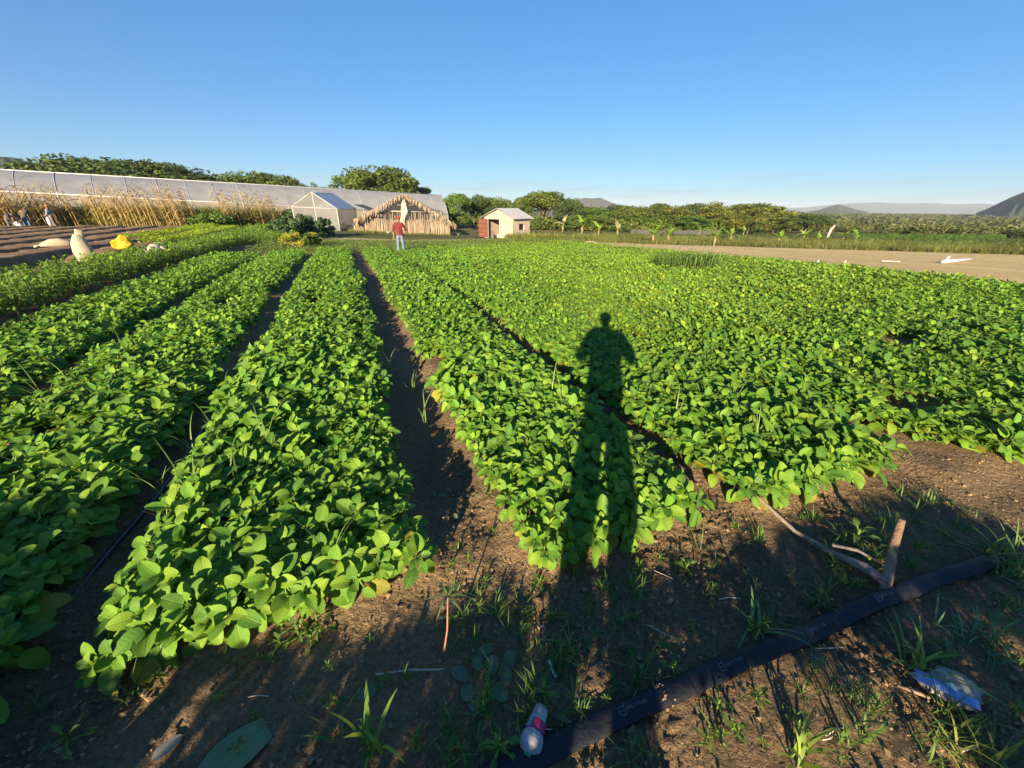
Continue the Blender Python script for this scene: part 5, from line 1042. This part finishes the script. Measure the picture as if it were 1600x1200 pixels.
def person(label, loc, rz, pose, shirt, trousers, cap=None, H=1.72, sleeve=.55, hat='cap', glasses=False, skin=None, loose=0.0):
    J = {k: Vector(v) for k, v in BASE.items()}; J.update({k: Vector(v) for k, v in pose.items()}); e = empty('person', loc, rz); e.scale = (H / 1.72,) * 3; tag(e, label, 'person')
    JB, RB = dict(J), {}; bones = [('pelvis', 'waist'), ('waist', 'chest'), ('chest', 'neck'), ('neck', 'jaw'), ('jaw', 'head'), ('head', 'crown')]
    for n_ in 'rl':
        bones += [('chest', 'sho' + n_), ('sho' + n_, 'elb' + n_), ('elb' + n_, 'wri' + n_), ('pelvis', 'hip' + n_), ('hip' + n_, 'knee' + n_), ('knee' + n_, 'ankle' + n_), ('ankle' + n_, 'toe' + n_)]
        w, el2 = J['wri' + n_], J['elb' + n_]; d = (w - el2).normalized(); sd = d.cross(Vector((0, 1, 0.2))).normalized(); up_ = d.cross(sd)
        JB['palm' + n_] = w + d * .05; RB['palm' + n_] = (.036, .018); bones.append(('wri' + n_, 'palm' + n_))
        for k, (o_, L) in enumerate(((-.028, .07), (-.010, .082), (.009, .078), (.027, .062))):
            a, b_ = 'fa%s%d' % (n_, k), 'fb%s%d' % (n_, k); JB[a] = w + d * .092 + sd * o_; JB[b_] = JB[a] + d * L * .8 + up_ * .02; RB[a] = .0095; RB[b_] = .008; bones += [('palm' + n_, a), (a, b_)]
        JB['th' + n_] = w + d * .055 + sd * -.045 + up_ * .012; JB['tt' + n_] = JB['th' + n_] + d * .035 + up_ * .012; RB['th' + n_] = .011; RB['tt' + n_] = .009; bones += [('palm' + n_, 'th' + n_), ('th' + n_, 'tt' + n_)]
    for k in JB:
        if k not in RB: RB[k] = RAD.get(k, RAD.get(k[:-1]))
    fw_ = (J['jaw'] - J['neck']); body = skin_mesh('body', JB, bones, RB, skin or M_SKIN, e, 'pelvis', 1)
    def cloth(name, keys, bn, grow, m, root, extra=None):
        JJ = {k: J[k] for k in keys}; RR = {}
        for k in keys:
            r = RAD.get(k, RAD.get(k[:-1])); RR[k] = tuple(q + grow for q in r) if hasattr(r, '__len__') else (r + grow, r + grow)
        for k, (pos_, r) in (extra or {}).items(): JJ[k] = pos_; RR[k] = r if hasattr(r, '__len__') else (r, r)
        return skin_mesh(name, JJ, bn, RR, m, e, root, 1)
    ex = {}; bn = [('tail', 'pelvis'), ('pelvis', 'waist'), ('waist', 'chest'), ('chest', 'collar')]; ex['tail'] = ((J['hipr'] + J['hipl']) / 2 + Vector((0, 0, -.03)), (.195 + loose, .15 + loose)); ex['collar'] = (J['neck'] - (J['neck'] - J['chest']) * .1, .062)
    for n_ in 'rl': ex['cuff' + n_] = (J['elb' + n_].lerp(J['wri' + n_], sleeve), .05); bn += [('chest', 'sho' + n_), ('sho' + n_, 'elb' + n_), ('elb' + n_, 'cuff' + n_)]
    cloth('shirt', ['pelvis', 'waist', 'chest', 'shor', 'shol', 'elbr', 'elbl'], bn, .022 + loose, shirt, 'chest', ex)
    ex = {'waist2': (J['pelvis'].lerp(J['waist'], .55), .125)}; bn = [('waist2', 'pelvis')]
    for n_ in 'rl': ex['hem' + n_] = (J['ankle' + n_] + Vector((0, 0, .0)), .066); bn += [('pelvis', 'hip' + n_), ('hip' + n_, 'knee' + n_), ('knee' + n_, 'hem' + n_)]
    cloth('trousers', ['pelvis', 'hipr', 'hipl', 'kneer', 'kneel'], bn, .016 + loose * .8, trousers, 'pelvis', ex)
    for n_ in 'rl':
        A = MB(); a, t_ = J['ankle' + n_], J['toe' + n_]; d = Vector((t_.x - a.x, t_.y - a.y, 0)).normalized(); A.tube([Vector((a.x, a.y, .05)) - d * .06, Vector((a.x, a.y, .06)), Vector((a.x, a.y, .05)) + d * .12, Vector((a.x, a.y, .04)) + d * .20], [.042, .052, .05, .03], 10, flat=.85); A.build('shoe', M_DARK, e, flat=False)
    hd, cr = J['head'], J['crown']; up_ = (cr - J['jaw']).normalized(); face = Vector((fw_.x, fw_.y, 0)); face = Vector((0, -1, 0)) if face.length < .004 else face.normalized(); face = (face - up_ * face.dot(up_)).normalized(); sd = up_.cross(face).normalized(); c = hd
    fx_ = lambda a, b_, z_: c + sd * a + face * b_ + up_ * z_
    A = MB(); A.blob(fx_(0, .092, -.012), (.014, .016, .02), 1, .05, 1); A.build('nose', skin or M_SKIN, body, flat=False)
    for s_ in (-1, 1):
        A = MB(); A.blob(fx_(.030 * s_, .082, .012), (.013, .013, .009) if not glasses else (.026, .020, .018), 2, .02, 1); A.build('eye' if not glasses else 'sunglass_lens', M_HAIR, body, flat=False)
        A = MB(); A.blob(fx_(.080 * s_, 0, -.002), (.014, .02, .03), 3, .05, 1); A.build('ear', skin or M_SKIN, body, flat=False)
    A = MB(); A.blob(fx_(0, .080, -.052), (.024, .010, .006), 4, .02, 1); A.build('mouth', mat('lips', (.22, .09, .07)), body, flat=False)
    A = MB(); V = []
    A.blob(fx_(0, -.016, .035), (.084, .084, .085), 5, .03, 2); A.build('hair', M_HAIR, body, flat=False)
    if cap:
        A = MB(); n = 16; V = []
        for j in range(6):
            q = j / 5 * 1.45
            for k in range(n): an = 2 * math.pi * k / n; V.append(fx_(math.cos(an) * .092 * math.cos(q), math.sin(an) * .104 * math.cos(q), .045 + .09 * math.sin(q)))
        A.add(V, [(j * n + k, j * n + (k + 1) % n, (j + 1) * n + (k + 1) % n, (j + 1) * n + k) for j in range(5) for k in range(n)] + [tuple(5 * n + k for k in range(n))])
        br = [fx_(a * .082, .085 + (.085 * (1 - a * a)), .046 - .012 * (1 - a * a) - .02 * abs(a)) for a in np.linspace(-1, 1, 7)]; bi = [fx_(a * .088, .06, .050) for a in np.linspace(-1, 1, 7)]
        A.slab(bi + br[::-1], .008); A.build('cap', cap, e, flat=False)
    return e
M_REDS = mat('dark_red_shirt', (.17, .020, .024), (.11, .013, .016), 22, .85, .3, 60); M_REDC = mat('red_cap', (.38, .04, .04), (.30, .03, .03), 9, .8); M_JEAN = mat('pale_jeans', (.15, .20, .28), (.10, .14, .2), 9, .85, .3, 60)
p = P(627.5, 398.5); person('man in red cap and dark red shirt standing in the crop', p, R(14), dict(
    elbr=(-.27, .0, 1.13), wrir=(-.27, -.06, .87), elbl=(.32, .07, 1.14), wril=(.22, .13, .95), kneer=(-.11, -.03, .50), ankler=(-.12, .0, .09), kneel=(.12, -.02, .5), anklel=(.14, .05, .09), jaw=(-.02, -.02, 1.53), toer=(-.15, -.15, .04)), M_REDS, M_JEAN, M_REDC, H=1.70, sleeve=.35, glasses=True)
M_NAVY = mat('navy_jacket', (.05, .05, .10), (.035, .035, .07), 9, .85); M_BROWN = mat('brown_jacket', (.12, .09, .07), (.08, .06, .05), 9, .85); M_GREYT = mat('grey_trousers', (.13, .13, .16), (.09, .09, .115), 9, .85); M_GREYS = mat('grey_blue_shirt', (.20, .23, .29), (.14, .17, .22), 9, .85); M_OLIV = mat('olive_trousers', (.16, .14, .10), (.11, .10, .08), 9, .85); M_ORC = mat('orange_cap', (.55, .14, .06), (.45, .11, .05), 9, .8); M_KHA = mat('khaki_cap', (.25, .24, .19))
M_BJ = mat('blue_jeans', (.13, .20, .30), (.09, .14, .22), 9, .85)
p = P(22, 362); person('worker in navy jacket bending over a pail at the left edge', p, R(78), dict(waist=(0, -.12, 1.06), chest=(0, -.34, 1.14), neck=(0, -.52, 1.14), jaw=(0, -.59, 1.10), head=(0, -.65, 1.09), crown=(0, -.73, 1.10), shor=(-.175, -.42, 1.12), shol=(.175, -.42, 1.12), elbr=(-.2, -.50, .86), elbl=(.2, -.50, .86), wrir=(-.1, -.62, .64), wril=(.1, -.60, .62), kneel=(.12, -.06, .5), ankler=(-.11, .1, .09), anklel=(.13, -.1, .09)), M_NAVY, M_GREYT, M_NAVY, H=1.68, sleeve=.9)
p = P(48, 361); person('worker in brown jacket and blue jeans seen from behind, leaning over', p, R(205), dict(waist=(0, -.06, 1.09), chest=(0, -.22, 1.25), neck=(0, -.36, 1.36), jaw=(0, -.42, 1.38), head=(0, -.47, 1.42), crown=(0, -.52, 1.48), shor=(-.19, -.28, 1.33), shol=(.19, -.28, 1.33), elbr=(-.30, -.30, 1.06), elbl=(.30, -.32, 1.06), wrir=(-.2, -.48, .88), wril=(.15, -.50, .86), kneel=(.13, -.05, .5), anklel=(.16, .05, .09), ankler=(-.14, .1, .09)), M_BROWN, M_BJ, M_KHA, H=1.70, sleeve=.95)
p = P(90, 361); person('worker in orange cap and grey-blue shirt standing sideways by the maize', p, R(-70), dict(jaw=(0, -.03, 1.52), elbr=(-.22, -.04, 1.13), wrir=(-.15, -.25, 1.05), elbl=(.22, -.04, 1.13), wril=(.12, -.24, 1.04), kneer=(-.1, -.10, .5), ankler=(-.11, -.12, .09), toer=(-.12, -.26, .04), kneel=(.1, .05, .5), anklel=(.11, .2, .09)), M_GREYS, M_OLIV, M_ORC, H=1.70, sleeve=.9)
p = P(37, 362); u_ = 1.0; e = empty('pail', p); tag(e, 'white and turquoise pail tipped between the two bending workers', 'pail'); A = MB(); A.add(*lathe([(0, .01), (0, .13), (1, .17), (.97, .15), (.05, .11)], ((0, 0, 0), (.06, 0, .30)))); A.build('body', mat('turquoise_plastic', (.12, .42, .42), (.1, .36, .36)), e, flat=False); A = MB(); A.tube([(-.25, .0, .55), (-.1, 0, .45), (.04, 0, .31)], [.13, .16, .10], 12); A.build('white_bag', M_ROPE, e, flat=False)
p = P(83.5, 360.5); A = MB(); A.tube([(0, 0, .30), (0, 0, .5), (0, 0, .8), (.0, 0, .93)], [.07, .12, .11, .05], 12); o = A.build('white_bag', mat('pale_cloth_bag', (.55, .56, .60)), flat=False); o.location = p; tag(o, 'pale cloth bag hanging in front of the worker in the orange cap', 'bag')
# the photographer, whose shadow falls over the crop
gy = gz(.06, -.40); person('person photographing from the bank, whose long shadow falls over the crop', (.06, -.40, gy), R(180), dict(elbr=(-.30, .0, 1.15), elbl=(.28, .0, 1.17), wrir=(-.14, -.05, 1.36), wril=(.14, -.05, 1.36), hipr=(-.09, 0, .9), kneer=(-.115, 0, .5), ankler=(-.13, 0, .09), kneel=(.115, 0, .5), anklel=(.13, 0, .09)), M_NAVY, M_BJ, M_KHA, H=1.87, sleeve=.8, loose=.014)

# unseen shrubs added behind the camera, outline cut to cast the headland's shade
def shade_shrub(x0, x1, label, seed):
    rr = np.random.default_rng(seed); n = int((x1 - x0) * 9500); x = rr.uniform(x0, x1, n); z = rr.uniform(.26, 1.5, n)
    top = np.interp(x, [-4.6, -4.1, -3.6, -2.6, -2.1, -1.8, -1.4, -.8, -.5, .2, .45, .95, 1.25, 1.75, 2.1, 2.8], [1.28, 1.26, 1.34, 1.06, .915, .88, .885, .95, .98, .985, 1.01, 1.08, 1.10, 1.14, 1.11, 1.0]) + (vnoise(x * 7, x * 0, seed) - .5) * .05
    k = z < top
    wv = (vnoise(x * 5, z * 9, 60) - .5) * .05
    k &= ~((z + wv * .6 > .62) & (z + wv * .6 < .885) & (x > -.42) & (x < 1.10) & ((x > -.08) | (x < -.26)) & (vnoise(x * 9, z * 14, 61) > .08))  # window left in the leaves so sun patches fall on the soil
    for cx, cz, rx, rz_ in ((-2.86, .90, .18, .085), (-2.2, .82, .09, .05), (-2.50, .84, .09, .05), (1.32, .99, .08, .045), (-1.95, .80, .05, .05), (-.62, .90, .05, .05), (2.1, .95, .12, .05), (1.9, .80, .2, .04), (1.12, .83, .07, .02), (1.6, .9, .1, .02), (-3.5, 1.0, .08, .05), (-3.9, 1.1, .07, .05), (-3.2, 1.12, .07, .04)): k &= ((x - cx) / rx) ** 2 + ((z - cz) / rz_) ** 2 > 1
    x, z = x[k], z[k]; n = len(x); c = np.stack([x, -2.2 + rr.normal(0, .045, n), z], -1); A = Arr(); nn = rr.normal(size=(n, 3)); nn[:, 1] -= .8; nn /= np.linalg.norm(nn, axis=1)[:, None]; a = np.cross(nn, rr.normal(size=(n, 3))); a /= np.linalg.norm(a, axis=1)[:, None]; b_ = np.cross(nn, a); s = .026 * rr.uniform(.7, 1.3, n)[:, None]
    V = np.stack([c - a * s, c - b_ * s * .6, c + a * s, c + b_ * s * .6], 1).reshape(-1, 3); A.add(V, np.arange(4 * n).reshape(-1, 4), np.repeat(np.array(GM)[rr.integers(3, size=n)], 4, 0))
    xm = (x0 + x1) / 2; e = empty('shrub', (xm, -2.2, gz(xm, -2.2))); tag(e, label, 'shrub', 'unseen shrubs added to shade the headland'); V_, Q_, C_, U_ = A.done(); V_ = V_ - np.array(e.location, np.float32); link('foliage', arr_mesh('foliage', V_, Q_, C_, U_), M_FOL, e)
    T = MB(); [T.tube([(q * .1, 0, -.1), (q * (x1 - x0) * .2, 0, .3), (q * (x1 - x0) * .42, 0, .45)], [.02, .014, .006], 6) for q in (-1, -.3, .4, 1)]; T.build('stem', M_BARK, e, flat=False)
for i in range(7): shade_shrub(-4.6 + i * 1.05, -4.6 + (i + 1) * 1.05 + .02, 'unseen green shrub added behind the camera to shade the headland', 950 + i)
#@@PART5
# ------------------------------------------------------------------ haze: one closed box of even air round the whole scene
A = MB(); A.box((-6800, -400, -16), (6800, 6900, 105)); hz = A.build('haze', None)
hm = bpy.data.materials.new('haze_air'); hm.use_nodes = True; hn = hm.node_tree; hn.nodes.clear(); ho = hn.nodes.new('ShaderNodeOutputMaterial'); hv = hn.nodes.new('ShaderNodeVolumePrincipled'); hv.inputs['Color'].default_value = (.74, .86, 1.0, 1); hv.inputs['Density'].default_value = .00016; hv.inputs['Anisotropy'].default_value = 0.0
hn.links.new(hv.outputs[0], ho.inputs['Volume']); hz.data.materials.append(hm); tag(hz, 'thin bluish morning air over the whole plain', 'haze', kind='stuff')
